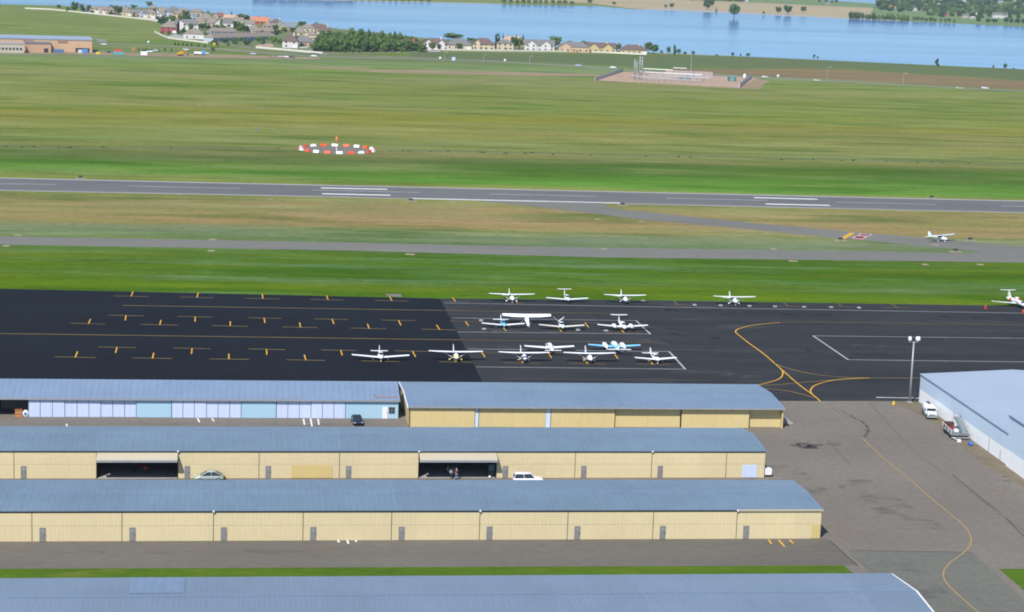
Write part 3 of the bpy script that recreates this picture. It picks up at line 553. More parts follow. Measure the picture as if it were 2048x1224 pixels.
mb.hexa([(-ov,-.3,ze-.3*s_+.02),(L+ov,-.3,ze-.3*s_+.02),(L+ov,D/2,zr+.02),(-ov,D/2,zr+.02)],[(-ov,-.3,ze-.3*s_+th),(L+ov,-.3,ze-.3*s_+th),(L+ov,D/2,zr+th),(-ov,D/2,zr+th)])
mb.hexa([(-ov,D/2,zr+.02),(L+ov,D/2,zr+.02),(L+ov,D+.3,ze-.3*s_+.02),(-ov,D+.3,ze-.3*s_+.02)],[(-ov,D/2,zr+th),(L+ov,D/2,zr+th),(L+ov,D+.3,ze-.3*s_+th),(-ov,D+.3,ze-.3*s_+th)])
mb.build('roof',M['roof_old'],r)
MB().box(-.2,L+.25,-.45,-.31,ze-.3,ze-.02).build('gutter_or_shade_strip',M['steel'],r)
bl=[57,80.5,105,129.5,154,178,201.5,225,249,272.5]; 
pans=[(bl[i],bl[i+1],'w',.0 if i<3 else (.12 if i<6 else .24)) for i in range(9)]+[(272.5,343,'c',.05)]
b2=[343.5,366,389,413,436,459.5,482.5]; pans+=[(b2[i],b2[i+1],'w',.0 if i<3 else .1) for i in range(6)]+[(482.5,552.5,'c',.05)]
b3=[553,576,599,622,645,668,691]; pans+=[(b3[i],b3[i+1],'w',.12 if i<3 else 0.) for i in range(6)]+[(691,795.5,'c',.03)]
pans+=[(-320,-70,'c',.05)]
for i,(p0,p1,k,yo) in enumerate(pans):
    x0,x1=frontx(a,ang,p0,0)+.05,frontx(a,ang,p1,0)-.05
    d_=MB().box(x0,x1,yo,yo+.1,.04,ze-.12).build('door_panel' if k=='w' else 'wall_panel',M['white_panel' if k=='w' else 'cyan_panel'],r)
    if k=='w': MB().box(x0-.1,x0-.005,yo+.01,yo+.09,.04,ze-.12).build('panel_joint',col(70,90,120),d_)
x0,x1=frontx(a,ang,765,0),frontx(a,ang,775.5,0); d_=MB().box(x0,x1,-.04,.02,.05,2.15).build('door',M['white'],r); MB().box(x1-.2,x1-.1,-.1,-.045,1,1.12).build('handle',M['dark'],d_)
x0,x1=frontx(a,ang,777.5,0),frontx(a,ang,790,0); f_=MB().box(x0,x1,-.05,.02,.95,2.15).build('window',M['steel'],r); xm=(x0+x1)/2
for q in ((x0+.06,xm-.03),(xm+.03,x1-.06)):
    MB().box(q[0],q[1],-.07,-.052,1.02,1.52).build('pane',M['glass'],f_); MB().box(q[0],q[1],-.07,-.052,1.58,2.09).build('pane',M['glass'],f_)
# pipe lying along roof near its right end
MB().tube((L-4.2,.5,ze+.35),(L-.2,.5,ze+.35),.09).build('roof_pipe',col(150,110,95),r)
MB().tube((L-4.4,.9,ze+.3),(L-4.4,.9,ze+.95),.12).build('vent_pipe',M['steel'],r)
HB=(a,ang,L)
# wooden crate and washer in the open bay
c=world(a,ang,(frontx(a,ang,37,0),.2,0)); t_=thing('crate','brown wooden crate standing in the dark open bay of the pale hangar','crate',c,ang+.1)
mb=MB(); mb.box(-.6,.6,-.5,.5,.1,1.15); mb.build('box',col(190,130,85),t_)
mb=MB(); [mb.box(-.64,.64,-.54,.54,z,z+.1) for z in (0,.55,1.15)]; mb.build('batten',col(160,100,60),t_)
c=world(a,ang,(frontx(a,ang,51,0),.3,0)); t_=thing('barrel_cart','white drum with a blue round end beside the wooden crate','drum',c,ang)
MB().loft([(-.45,.62,.48,.48),(-.4,.62,.55,.55),(.5,.62,.55,.55)],16).build('drum',M['white'],t_,True); MB().loft([(-.50,.62,.25,.25),(-.46,.62,.27,.27)],12).build('lid',col(70,120,180),t_)
mb=MB(); mb.box(-.5,.5,-.4,.4,0,.12); mb.build('base',M['steel'],t_)
# right white building
C1=G(1837.5,803.2); ze=Hz(C1,749.5); nf=G(2048,955); dirv=(nf-C1).normalized()
ang=atan2(dirv.y,dirv.x)+pi/2      # local -y runs toward camera along the wall; local +x to the right
Lw=(nf-C1).length; ap=PlY(2022,738.5,C1.y+1.); W2=max(12.,(Vector((ap.x,ap.y,0))-C1).length); zr=ap.z
r=thing('hangar','large white hangar with pale blue upper wall and broad pale roof at the right edge','hangar',C1,ang)
zb=Hz(C1,777)
brk=Lw*.865; LL=Lw+25
MB().box(0,.3,-brk,0,.0,zb).build('lower_wall',M['white_wall'],r); MB().box(-.004,.3,-brk,0,zb+.003,ze).build('upper_wall',M['pale_wall'],r)
mb=MB(); mb.add([(.3,-.3,0),(2*W2,-.3,0),(2*W2,-.3,ze),(W2,-.3,zr-.1),(.3,-.3,ze),(.3,0,0),(2*W2,0,0),(2*W2,0,ze),(W2,0,zr-.1),(.3,0,ze)],[(0,1,2,3,4),(9,8,7,6,5),(0,5,6,1),(1,6,7,2),(2,7,8,3),(3,8,9,4),(4,9,5,0)]); mb.box(2*W2-.3,2*W2,-LL,-.31,0,ze); mb.build('gable_wall',M['pale_wall'],r)
mb=MB(); mb.hexa([(-.06,-LL,ze),(W2,-LL,zr),(W2,.3,zr),(-.06,.3,ze)],[(-.06,-LL,ze+.16),(W2,-LL,zr+.16),(W2,.3,zr+.16),(-.06,.3,ze+.16)])
mb.hexa([(W2,-LL,zr),(2*W2+.35,-LL,ze),(2*W2+.35,.3,ze),(W2,.3,zr)],[(W2,-LL,zr+.16),(2*W2+.35,-LL,ze+.16),(2*W2+.35,.3,ze+.16),(W2,.3,zr+.16)]); mb.build('roof',M['pale_roof'],r)
MB().box(-.13,-.065,-brk,.3,ze-.05,ze+.06).build('gutter_or_shade_strip',col(95,115,140),r)
ze2=Hz(world(C1,ang,(0,-brk,0)),832)
mb=MB(); mb.box(-.35,W2*.8,-LL,-brk-.02,zb+.35,ze2); mb.build('annex_wall',M['pale_wall'],r); MB().box(-.36,W2*.7,-LL,-brk-.01,0,zb+.34).build('annex_base',M['white_wall'],r)
MB().hexa([(-.4,-LL,ze2),(W2,-LL,ze2+1.2),(W2,-brk+.2,ze2+1.2),(-.4,-brk+.2,ze2)],[(-.4,-LL,ze2+.15),(W2,-LL,ze2+1.35),(W2,-brk+.2,ze2+1.35),(-.4,-brk+.2,ze2+.15)]).build('annex_roof',M['pale_roof'],r)
MB().box(-.5,-.405,-LL,-brk+.2,ze2-.1,ze2+.12).build('annex_gutter',col(95,115,140),r)
MB().tube((.9,0-.0+-1.0,ze),(.9,-1.,ze+.0),.05).build('corner_cap',M['steel'],r)
for q in (.55,): MB().tube((W2*.62,-Lw*.45,ze+(zr-ze)*.62),(W2*.62,-Lw*.45,ze+(zr-ze)*.62+1.1),.14,.03).build('roof_antenna',M['steel'],r)
for q,h in ((.80,1.8),(.70,2.6)): MB().tube((-.12,-Lw*q,.1),(-.12,-Lw*q,h),.05).build('wall_pipe',M['steel'],r)
HW=(C1,ang,Lw)
# light pole
def pole_light():
    c=G(1819,805); t_=thing('light_mast','tall grey floodlight pole with two pale lamp heads at the corner of the white hangar','light pole',c)
    h=Hz(c,684); MB().tube((0,0,0),(0,0,h),.22,.14,12).build('pole',M['steel'],t_,True)
    MB().box(-.35,.35,-.35,.35,0,.25).build('base',M['concrete'],t_)
    MB().tube((-1.0,0,h-.0),(1.0,0,h),.07).build('crossarm',M['steel'],t_)
    for sx in (-1,1):
        hd=MB().loft([(-.35,h+.6,.25,.3,sx*.8),(.05,h+.62,.34 if sx<0 else .52,.48,sx*.8),(.3,h+.62,.2,.25,sx*.8)],12,sq=.6).build('lamp_head',M['white'],t_,True)
        MB().tube((sx*.9,0,h),(sx*.85,.1,h+.35),.06).build('bracket',M['steel'],t_)
pole_light()
c=G(1787,812); t_=thing('hydrant','yellow fire hydrant on the verge left of the floodlight pole','hydrant',c)
MB().loft([(0,0,0,0)],3) if 0 else None
mb=MB(); mb.tube((0,0,0),(0,0,.75),.2,.17,10); mb.tube((0,0,.75),(0,0,.95),.24,.08,10); mb.build('barrel',col(235,200,60),t_,True); MB().tube((-.32,0,.55),(.32,0,.55),.09).build('outlet',col(235,200,60),t_)
# ---------------------------------------------------------------- aircraft
def wheel(mb,x,y,r=.2,w=.14,z=None): mb.tube((x-w/2,y,r if z is None else z),(x+w/2,y,r if z is None else z),r,n=12)
def aircraft(kind,label,px,py,rz,span,body=(240,242,245),accent=None,wingc=(245,246,248),pants=True,nose=None,tail=None,group=None,loc3=None,pitch=0.,glass=M['glass'],name='light_aircraft',cat='airplane',stripe=None):
    c=Vector(loc3) if loc3 else G(px,py)
    t=thing(name,label,cat,c,rz,group)
    if pitch: t.rotation_euler=(pitch,0,rz)
    t.scale=(1,1,.86)
    bm_=col(*body,.3); wm=col(*wingc,.35); am=col(*(accent or body),.3); hs=span/2
    white=M['white']
    if kind=='high':
        fus=MB().loft([(2.25,1.12,.22,.22),(2.1,1.12,.40,.40),(1.3,1.15,.50,.48),(.95,1.22,.54,.58),(.35,1.42,.56,.76),(-.9,1.45,.54,.72),(-1.6,1.42,.46,.55),(-3.2,1.25,.26,.34),(-5.3,1.12,.07,.17)],16,sq=.8).build('fuselage',am if accent else bm_,t,True)
        w=MB()
        for s_ in (-1,1):
            w.slab((0,.75,2.22),(0,-.9,2.14),(s_*hs*.55,.75,2.28),(s_*hs*.55,-.9,2.2),.2,.19); w.slab((s_*hs*.55,.75,2.28),(s_*hs*.55,-.9,2.2),(s_*hs,.55,2.4),(s_*hs,-.6,2.34),.19,.1)
        w.build('wing',wm,t)
        for s_ in (-1,1):
            MB().tube((s_*.5,.15,.78),(s_*hs*.46,.1,2.14),.055).build('wing_strut',wm,t)
            MB().tube((s_*.45,-.1,.85),(s_*1.22,-.25,.3),.06).build('gear_leg',wm,t)
        fin=MB(); 
        for (a_,b_,z0,z1) in (((-3.9,-5.35),(-5.0,-5.75),1.2,2.75),):
            fin.hexa([(-.05,a_[0],z0),(.05,a_[0],z0),(.05,a_[1],z0),(-.05,a_[1],z0)],[(-.03,b_[0],z1),(.03,b_[0],z1),(.03,b_[1],z1),(-.03,b_[1],z1)])
        fin.build('fin',col(*(tail or wingc),.35),t)
        st=MB(); [st.slab((0,-4.5,1.0),(0,-5.5,1.0),(s_*1.6,-4.75,1.0),(s_*1.6,-5.5,1.0),.09) for s_ in (-1,1)]; st.build('stabilizer',wm,t)
        gl=MB(); gl.hexa([(-.52,.98,1.62),(.52,.98,1.62),(.56,.3,1.62),(-.56,.3,1.62)],[(-.46,.55,2.1),(.46,.55,2.1),(.5,.3,2.12),(-.5,.3,2.12)]); gl.build('windshield',glass,t)
        for s_ in (-1,1): MB().box(min(s_*.5,s_*.585),max(s_*.5,s_*.585),-1.0,.35,1.55,2.0).build('side_window',glass,t)
        fz=1.12; ny=2.25; gx=1.25; gy=-.25; nwy=1.55
    elif kind in('low','vtail','ttail'):
        fus=MB().loft([(2.3,1.05,.2,.2),(2.15,1.05,.38,.36),(1.2,1.05,.5,.42),(.6,1.12,.56,.50),(-.6,1.15,.57,.52),(-1.6,1.12,.48,.44),(-3.2,1.1,.25,.27),(-4.9,1.12,.07,.14)],16,sq=.8).build('fuselage',am if accent else bm_,t,True)
        ca=MB(); ca.loft([(1.0,1.38,.38,.10),(.45,1.55,.5,.36),(-.4,1.62,.5,.42),(-1.3,1.5,.42,.34),(-2.1,1.3,.25,.15)],14,sq=.85); ca.build('cabin',am if accent else bm_,t,True)
        gl=MB(); gl.loft([(.95,1.48,.34,.10),(.6,1.60,.45,.33),(.42,1.63,.50,.36)],14,sq=.85); gl.build('windshield',glass,t,True)
        for s_ in (-1,1): MB().hexa([(s_*.44,.3,1.55),(s_*.53,.3,1.55),(s_*.52,-1.3,1.55),(s_*.40,-1.3,1.5)],[(s_*.38,.25,1.84),(s_*.46,.25,1.84),(s_*.44,-1.1,1.84),(s_*.36,-1.1,1.8)]).build('side_window',glass,t)
        dz=.09*hs if kind!='ttail' else .08*hs
        w=MB()
        for s_ in (-1,1): w.slab((0,.85,.78),(0,-.95,.74),(s_*hs,.5,.78+dz),(s_*hs,-.75,.76+dz),.22,.1)
        w.build('wing',wm,t)
        if kind=='vtail':
            for s_ in (-1,1): MB().slab((0,-4.0,1.2),(0,-5.0,1.2),(s_*1.25,-4.6,2.25),(s_*1.25,-5.2,2.25),.09).build('tail_surface',wm,t)
        else:
            zt=2.45 if kind=='low' else 2.75
            MB().hexa([(-.05,-3.7,1.2),(.05,-3.7,1.2),(.05,-4.9,1.2),(-.05,-4.9,1.2)],[(-.03,-4.5,zt),(.03,-4.5,zt),(.03,-5.15,zt),(-.03,-5.15,zt)]).build('fin',col(*(tail or wingc),.35),t)
            zs=1.2 if kind=='low' else zt+.02
            st=MB(); [st.slab((0,-4.2,zs),(0,-5.0,zs),(s_*1.75,-4.35,zs),(s_*1.75,-5.05,zs),.1) for s_ in (-1,1)]; st.build('stabilizer',wm,t)
        for s_ in (-1,1): MB().tube((s_*1.45,-.2,.85),(s_*1.5,-.25,.25),.07).build('gear_leg',wm,t)
        fz=1.05; ny=2.3; gx=1.5; gy=-.25; nwy=1.7
    elif kind in('twin','twint'):
        fus=MB().loft([(3.0,1.15,.08,.08),(2.7,1.15,.32,.30),(1.7,1.2,.5,.45),(.6,1.28,.6,.58),(-1,1.3,.6,.58),(-2.4,1.25,.42,.42),(-4.2,1.25,.22,.28),(-5.6,1.3,.07,.15)],16,sq=.85).build('fuselage',am if accent else bm_,t,True)
        ca=MB(); ca.loft([(1.55,1.45,.35,.10),(.9,1.7,.48,.38),(-.3,1.78,.5,.42),(-1.6,1.6,.42,.34),(-2.6,1.4,.25,.15)],14,sq=.85); ca.build('cabin',bm_,t,True)
        gl=MB(); gl.loft([(1.5,1.58,.32,.10),(1.15,1.72,.43,.31),(.95,1.77,.48,.36)],14,sq=.85); gl.build('windshield',glass,t,True)
        w=MB()
        for s_ in (-1,1): w.slab((0,1.0,.9),(0,-1.1,.86),(s_*hs,.45,.9+.085*hs),(s_*hs,-.75,.88+.085*hs),.24,.1)
        w.build('wing',am if accent and kind=='twin' else wm,t)
        for s_ in (-1,1):
            k=MB().loft([(2.05,1.2,.15,.15,s_*1.9),(1.9,1.2,.36,.34,s_*1.9),(1.0,1.22,.46,.42,s_*1.9),(-.8,1.18,.44,.36,s_*1.9),(-2.2,1.0,.12,.1,s_*1.9)],12,sq=.8).build('engine',wm,t,True)
            MB().box(s_*1.9-.06,s_*1.9+.06,2.12,2.16,.35,1.95).build('propeller',M['dark'],k)
            MB().loft([(2.35,1.12,.03,.03,s_*1.9),(2.06,1.12,.13,.13,s_*1.9)],8).build('spinner',M['steel'],k)
            MB().tube((s_*1.9,-.2,.9),(s_*1.9,-.2,.25),.07).build('gear_leg',M['steel'],t)
        zt=2.9
        MB().hexa([(-.06,-4.2,1.4),(.06,-4.2,1.4),(.06,-5.6,1.4),(-.06,-5.6,1.4)],[(-.03,-5.1,zt),(.03,-5.1,zt),(.03,-5.9,zt),(-.03,-5.9,zt)]).build('fin',wm,t)
        zs=1.4 if kind=='twin' else zt+.02; sh=2.6 if kind=='twin' else 1.9
        st=MB(); [st.slab((0,-4.6,zs),(0,-5.6,zs),(s_*sh,-4.85,zs),(s_*sh,-5.7,zs),.1) for s_ in (-1,1)]; st.build('stabilizer',wm,t)
        fz=None; gx=1.9; gy=-.2; nwy=2.2
    sc_=[(60,90,150),(150,50,50),(50,60,70),(40,110,90),(170,130,60)][len(label)%5]
    zst=1.12 if kind=='high' else 1.15
    for s_ in (-1,1):
        MB().hexa([(s_*.575,.6,zst-.06),(s_*.60,.6,zst-.06),(s_*.30,-3.1,zst),(s_*.27,-3.1,zst)],[(s_*.575,.6,zst+.08),(s_*.60,.6,zst+.08),(s_*.30,-3.1,zst+.1),(s_*.27,-3.1,zst+.1)]).build('side_stripe',col(*sc_),t)
    if fz:
        p_=MB(); p_.box(-.95,.95,ny+.05,ny+.09,fz-.06,fz+.06); p_.build('propeller',M['dark'],t)
        MB().loft([(ny+.28,fz,.03,.03),(ny-.03,fz,.16,.16)],8).build('spinner',col(*(nose or wingc)),t,True)
        if nose: MB().loft([(2.12,fz,.41,.4),(1.3,fz+.03,.515,.495),(.9,fz+.1,.56,.56)],16,sq=.8).build('cowling',col(*nose,.3),t,True)
    for s_,y_,r_ in ((-gx,gy,.2),(gx,gy,.2),(0,nwy,.18)):
        mb=MB(); wheel(mb,s_,y_,r_); k=mb.build('wheel',M['tyre'],t)
        if pants: MB().loft([(y_+.42,.25,.03,.05,s_),(y_+.2,.27,.13,.2,s_),(y_-.1,.28,.14,.2,s_),(y_-.55,.3,.03,.05,s_)],10).build('wheel_fairing',wm if not nose else col(*nose,.3),t,True)
        elif s_==0: MB().tube((0,nwy,.3),(0,nwy-.1,.85),.06).build('nose_leg',M['steel'],t)
    if kind in('high','low'): MB().tube((0,-.4,2.2 if kind=='high' else 1.9),(0,-.75,2.75 if kind=='high' else 2.3),.02).build('antenna',M['dark'],t)
    return t
DN=pi
Wt=(246,247,250)
aircraft('high','white high-wing airplane with white wheel fairings, first of the row along the grass',1023,604,DN,10.9)
aircraft('ttail','white low-wing airplane with a T-shaped tail at the grass edge',1134,604,DN,10.2,pants=False)
aircraft('high','white high-wing airplane with dark windshield, right of the T-tail one at the grass edge',1249,606,DN,10.2,pants=False,accent=(235,235,230))
aircraft('high','white high-wing airplane with blue windshield standing alone at the grass edge',1468,609,DN,10.4,tail=(235,238,245),glass=col(40,90,110,.2))
aircraft('high','large white high-wing taildragger seen from behind on the apron',1053,648.5,rad(0),11.,wingc=(250,250,252),pants=False,pitch=rad(14),loc3=tuple(G(1052,645)+Vector((0,0,-.1))))
aircraft('low','light blue low-wing airplane with white wings in the middle row',1006,655.5,DN,9.6,accent=(120,190,225),pants=True)
aircraft('vtail','white airplane with a V-shaped tail and tan wing edge',1123,659,DN,10.2,wingc=(236,230,218),pants=False,body=(225,238,242))
aircraft('twint','white twin-engine airplane with T-shaped tail inside the white lines',1245,660,DN,11.4,pants=False)
aircraft('low','white low-wing airplane with white wheel fairings, farthest left on the apron',761,720.5,DN,11.6)
aircraft('high','white high-wing airplane with yellow nose and yellow wheel fairings',911,721.5,DN,11.0,nose=(225,205,90))
aircraft('high','white high-wing airplane with navy cowling in the front row',1047,723.5,DN,10.4,nose=(60,80,120),pants=False)
aircraft('low','white low-wing airplane seen from behind beyond the front row',1098,701.5,rad(2),10.6,pants=False)
aircraft('high','white high-wing airplane with green-tinted windshield, in front of the light blue twin',1178,724.5,DN,10.8,pants=False,glass=col(40,80,70,.2))
aircraft('twin','light blue twin-engine airplane with white engines seen from behind',1228,700,rad(0),11.2,accent=(130,205,240),pants=False)
aircraft('low','white low-wing airplane at the right end of the front row by the white line',1311,724.5,DN+rad(3),8.8)
ta,tb=G(1857,480),G(1895,485.5)
aircraft('high','white high-wing airplane taxiing alone on the connecting taxiway',0,0,atan2((tb-ta).y,(tb-ta).x)-pi/2-rad(12),10.6,loc3=tuple((ta+tb)/2+Vector((1,0,.02))),wingc=(215,235,250))
# business jet at right
def jet():
    c=G(2032,612.5); t=thing('business_jet','white business jet with a T-shaped tail and red engine covers','jet',c,DN+rad(3))
    t.scale=(.86,.74,.70)
    MB().loft([(7.5,1.55,.05,.05),(7.0,1.55,.35,.32),(5.8,1.65,.65,.6),(4.4,1.8,.8,.8),(0,1.8,.8,.8),(-3.5,1.8,.75,.75),(-5.6,2.0,.4,.45),(-7.0,2.2,.1,.15)],18).build('fuselage',M['white'],t,True)
    w=MB(); [w.slab((0,1.6,1.2),(0,-1.6,1.15),(s_*6.7,-.8,1.55),(s_*6.7,-1.9,1.52),.3,.12) for s_ in (-1,1)]; w.build('wing',M['white'],t)
    for s_ in (-1,1):
        k=MB().loft([(-1.6,2.35,.42,.42,s_*1.35),(-2.6,2.35,.48,.48,s_*1.35),(-4.3,2.35,.33,.33,s_*1.35)],14).build('engine',M['white'],t,True)
        MB().loft([(-1.45,2.35,.36,.36,s_*1.35),(-1.62,2.35,.43,.43,s_*1.35)],14).build('engine_cover',col(215,50,50),k,True)
        MB().tube((s_*1.2,-.6,1.2),(s_*1.25,-.6,.3),.09).build('gear_leg',M['steel'],t)
        mb=MB(); wheel(mb,s_*1.25,-.6,.3,.2); mb.build('wheel',M['tyre'],t)
        MB().loft([(-1.1,1.6,.14,.14,s_*6.75),(-1.9,1.6,.14,.14,s_*6.75)],8).build('wing_tank',M['white'],t,True)
    MB().hexa([(-.12,-4.4,2.3),(.12,-4.4,2.3),(.1,-6.6,2.3),(-.1,-6.6,2.3)],[(-.06,-6.2,4.6),(.06,-6.2,4.6),(.05,-7.4,4.6),(-.05,-7.4,4.6)]).build('fin',M['white'],t)
    st=MB(); [st.slab((0,-6.0,4.65),(0,-7.4,4.65),(s_*2.4,-6.8,4.65),(s_*2.4,-7.7,4.65),.16) for s_ in (-1,1)]; st.build('stabilizer',M['white'],t)
    MB().loft([(5.9,2.02,.5,.18),(5.2,2.25,.62,.3),(4.9,2.35,.64,.28)],14).build('windshield',M['glass'],t,True)
    for s_ in (-1,1):
        for k in range(4): MB().box(s_*.8-.04,s_*.8+.04,3.2-k*1.1,3.7-k*1.1,1.95,2.3).build('cabin_window',M['glass'],t)
    MB().tube((0,5.6,1.3),(0,5.6,.25),.07).build('nose_leg',M['steel'],t); mb=MB(); wheel(mb,0,5.6,.22,.16); mb.build('wheel',M['tyre'],t)
jet()
def cone(px,py,label):
    t_=thing('traffic_cone',label,'cone',G(px,py)); MB().tube((0,0,.04),(0,0,.9),.3,.05,12).build('body',col(230,75,45),t_,True); MB().box(-.4,.4,-.4,.4,0,.05).build('base',col(210,70,40),t_)
cone(1971,617,'orange cone by the left wingtip of the business jet'); cone(2046,626,'red-orange cone in front of the nose of the business jet')
# aircraft inside the open bays
a2,ang2=tee2[1],tee2[2]
def inbay(px,y): return world(a2,ang2,(frontx(a2,ang2,px,0),y,.03))
aircraft('high','red and dark biplane-like airplane dimly seen inside the left open bay',0,0,ang2+pi+rad(20),8.2,loc3=tuple(inbay(283,4.2)),accent=(150,40,40),wingc=(110,60,50),pants=False,nose=(120,30,30))
aircraft('low','grey airplane with open cowling inside the right open bay',0,0,ang2+pi,9.5,loc3=tuple(inbay(914,3.6)),body=(120,130,140),wingc=(95,100,105),pants=False)
# ---------------------------------------------------------------- cars
def car(label,c,rz,body,L=4.5,W=1.78,H=1.45,style='hatch',name='parked_car',cat='car',group=None,rough=.25):
    t=thing(name,label,cat,c,rz,group); bm_=col(*body,rough,.1); h=W/2
    prof={'hatch':[(-.5,.55,.85),(-.46,.5,.98),(-.25,.48,.98),(.1,.46,.95),(.28,.46,.90),(.44,.48,.74),(.5,.52,.6)],
          'sedan':[(-.5,.55,.86),(-.47,.48,.95),(-.3,.46,.98),(.1,.46,.95),(.25,.46,.92),(.45,.48,.80),(.5,.52,.66)],
          'suv':[(-.5,.62,1.0),(-.48,.5,1.08),(-.2,.5,1.1),(.15,.5,1.1),(.25,.5,1.06),(.46,.52,.96),(.5,.55,.8)],
          'pickup':[(-.5,.62,1.0),(-.48,.5,1.05),(-.2,.5,1.05),(.15,.5,1.08),(.25,.5,1.06),(.46,.52,.96),(.5,.55,.8)]}[style]
    secs=[]
    for p,zb,zt in prof:
        zl=.28+ (0 if abs(p)<.47 else .06); secs.append((p*L,(zt+zl)/2,h*(1 if abs(p)<.45 else .9),(zt-zl)/2))
    MB().loft(secs,20,sq=.42).build('body',bm_,t,True)
    zb=(.92 if style in('hatch','sedan') else 1.05); zt=H
    if style=='hatch': y=[-.47*L,-.20*L,.06*L,.30*L]
    elif style=='sedan': y=[-.36*L,-.18*L,.05*L,.24*L]
    elif style=='suv': y=[-.485*L,-.43*L,.08*L,.22*L]
    else: y=[-.10*L,-.05*L,.12*L,.24*L]
    gx=h*.9; rx=h*.72
    MB().hexa([(-gx,y[0],zb),(gx,y[0],zb),(gx,y[3],zb),(-gx,y[3],zb)],[(-rx,y[1],zt),(rx,y[1],zt),(rx,y[2],zt),(-rx,y[2],zt)]).build('windows',M['glass'],t)
    rf=MB().hexa([(-rx-.03,y[1]-.12,zt-.03),(rx+.03,y[1]-.12,zt-.03),(rx+.03,y[2]+.08,zt-.03),(-rx-.03,y[2]+.08,zt-.03)],[(-rx+.08,y[1],zt+.04),(rx-.08,y[1],zt+.04),(rx-.08,y[2],zt+.04),(-rx+.08,y[2],zt+.04)])
    rf.build('roof',bm_,t,True)
    pl=MB()
    for s_ in (-1,1):
        for ya,yb in ((y[0],y[1]),(y[3],y[2]),((y[0]+y[3])/2,(y[1]+y[2])/2)): pl.tube((s_*(gx+.005),ya,zb-.02),(s_*(rx+.005),yb,zt),.045,n=6)
    pl.build('pillars',bm_,t)
    for s_ in (-1,1):
        for yy in (-.31*L,.31*L):
            mb=MB(); wheel(mb,s_*(h-.09),yy,.32,.2,.32); k=mb.build('wheel',M['tyre'],t); mb=MB(); wheel(mb,s_*(h+.015),yy,.2,.02,.32); mb.build('rim',M['rim'],k)
        MB().box(s_*h*.72-.16,s_*h*.72+.16,.485*L,.495*L+.01,.62,.74).build('headlight',M['white'],t)
        MB().box(s_*h*.75-.14,s_*h*.75+.14,-.505*L,-.49*L,.72,.88).build('tail_light',col(150,25,25),t)
    return t
a2w=lambda px,yo: world(a2,ang2,(frontx(a2,ang2,px,0),yo,.03))
car('silver-green hatchback parked side-on outside the yellow hangar by the left open bay',a2w(418.5,-1.25),ang2+pi/2,(165,180,172),4.45,1.75,1.5,'hatch')
car('white estate SUV half hidden behind the near roof, right of the right open bay',a2w(1050,-3.3),ang2-pi/2,(240,242,245),4.7,1.85,1.7,'suv')
car('dark navy sedan parked end-on in front of the pale cyan wall',G(714,847),pi+rad(4),(38,48,66),4.5,1.78,1.42,'sedan')
cc=car('black pickup standing at the right end of the hangar with open bays',tee2[1]+Vector((0,0,0)),ang2,(35,37,42),4.6,1.75,1.6,'pickup'); e_=world(a2,ang2,(tee2[3]+.2,4.6,.03)); cc.location=e_; cc.rotation_euler=(0,0,ang2+rad(4))
tb_=thing('utility_trailer','small white box trailer at the end of the hangar behind the black pickup','trailer',world(a2,ang2,(tee2[3]+.75,.9,.02)),ang2)
MB().box(-.55,.6,-.6,.6,.35,1.35).build('box',M['white'],tb_,bev=.04); mb=MB(); wheel(mb,-.6,0,.25,.14); wheel(mb,.66,0,.25,.14); mb.build('wheel',M['tyre'],tb_); MB().tube((0,.6,.4),(0,1.4,.4),.04).build('drawbar',M['steel'],tb_)
# tank truck and stair trailer by the white hangar
def truck():
    c=G(1858,832); t=thing('tank_truck','old white tank truck with grey body parked along the white hangar','truck',c,HW[1]+pi+rad(-8)); g_=col(110,125,132,.5)
    MB().box(-.95,.95,-2.9,1.2,.45,.75).build('chassis',g_,t)
    MB().loft([(-2.9,1.45,.8,.6),(-2.7,1.45,.98,.75),(.1,1.45,.98,.75),(.3,1.45,.8,.6)],16,sq=.7).build('tank',M['white'],t,True)
    MB().box(-1.0,1.0,-2.8,.2,.5,1.15).build('skirt',g_,t); MB().box(-.3,.3,-2.4,-.2,2.18,2.32).build('catwalk',col(100,100,105),t)
    MB().box(-.98,.98,.4,1.75,.5,1.95).build('cab',M['white'],t,bev=.12); MB().hexa([(-.85,1.78,1.35),(.85,1.78,1.35),(.85,1.74,1.35),(-.85,1.74,1.35)],[(-.8,1.76,1.85),(.8,1.76,1.85),(.8,1.72,1.85),(-.8,1.72,1.85)]).build('windshield',M['glass'],t)
    for s_ in (-1,1): MB().box(s_*.99-.02,s_*.99+.02,.7,1.5,1.35,1.8).build('side_window',M['glass'],t)
    MB().box(-.85,.85,1.75,3.0,.7,1.25).build('hood',M['white'],t,bev=.12); MB().box(-.8,.8,3.0,3.06,.55,1.0).build('grille',g_,t); MB().box(-1,1,3.06,3.2,.42,.62).build('bumper',M['steel'],t)
    for s_ in (-1,1):
        MB().box(s_*.88-.16,s_*.88+.16,1.9,2.95,.55,.95).build('fender',g_,t,bev=.06); MB().tube((s_*.7,3.03,.9),(s_*.7,3.1,.9),.13).build('headlight',M['white'],t)
        for yy in (2.3,-1.8): mb=MB(); wheel(mb,s_*.85,yy,.42,.26,.42); mb.build('wheel',M['tyre'],t)
truck()
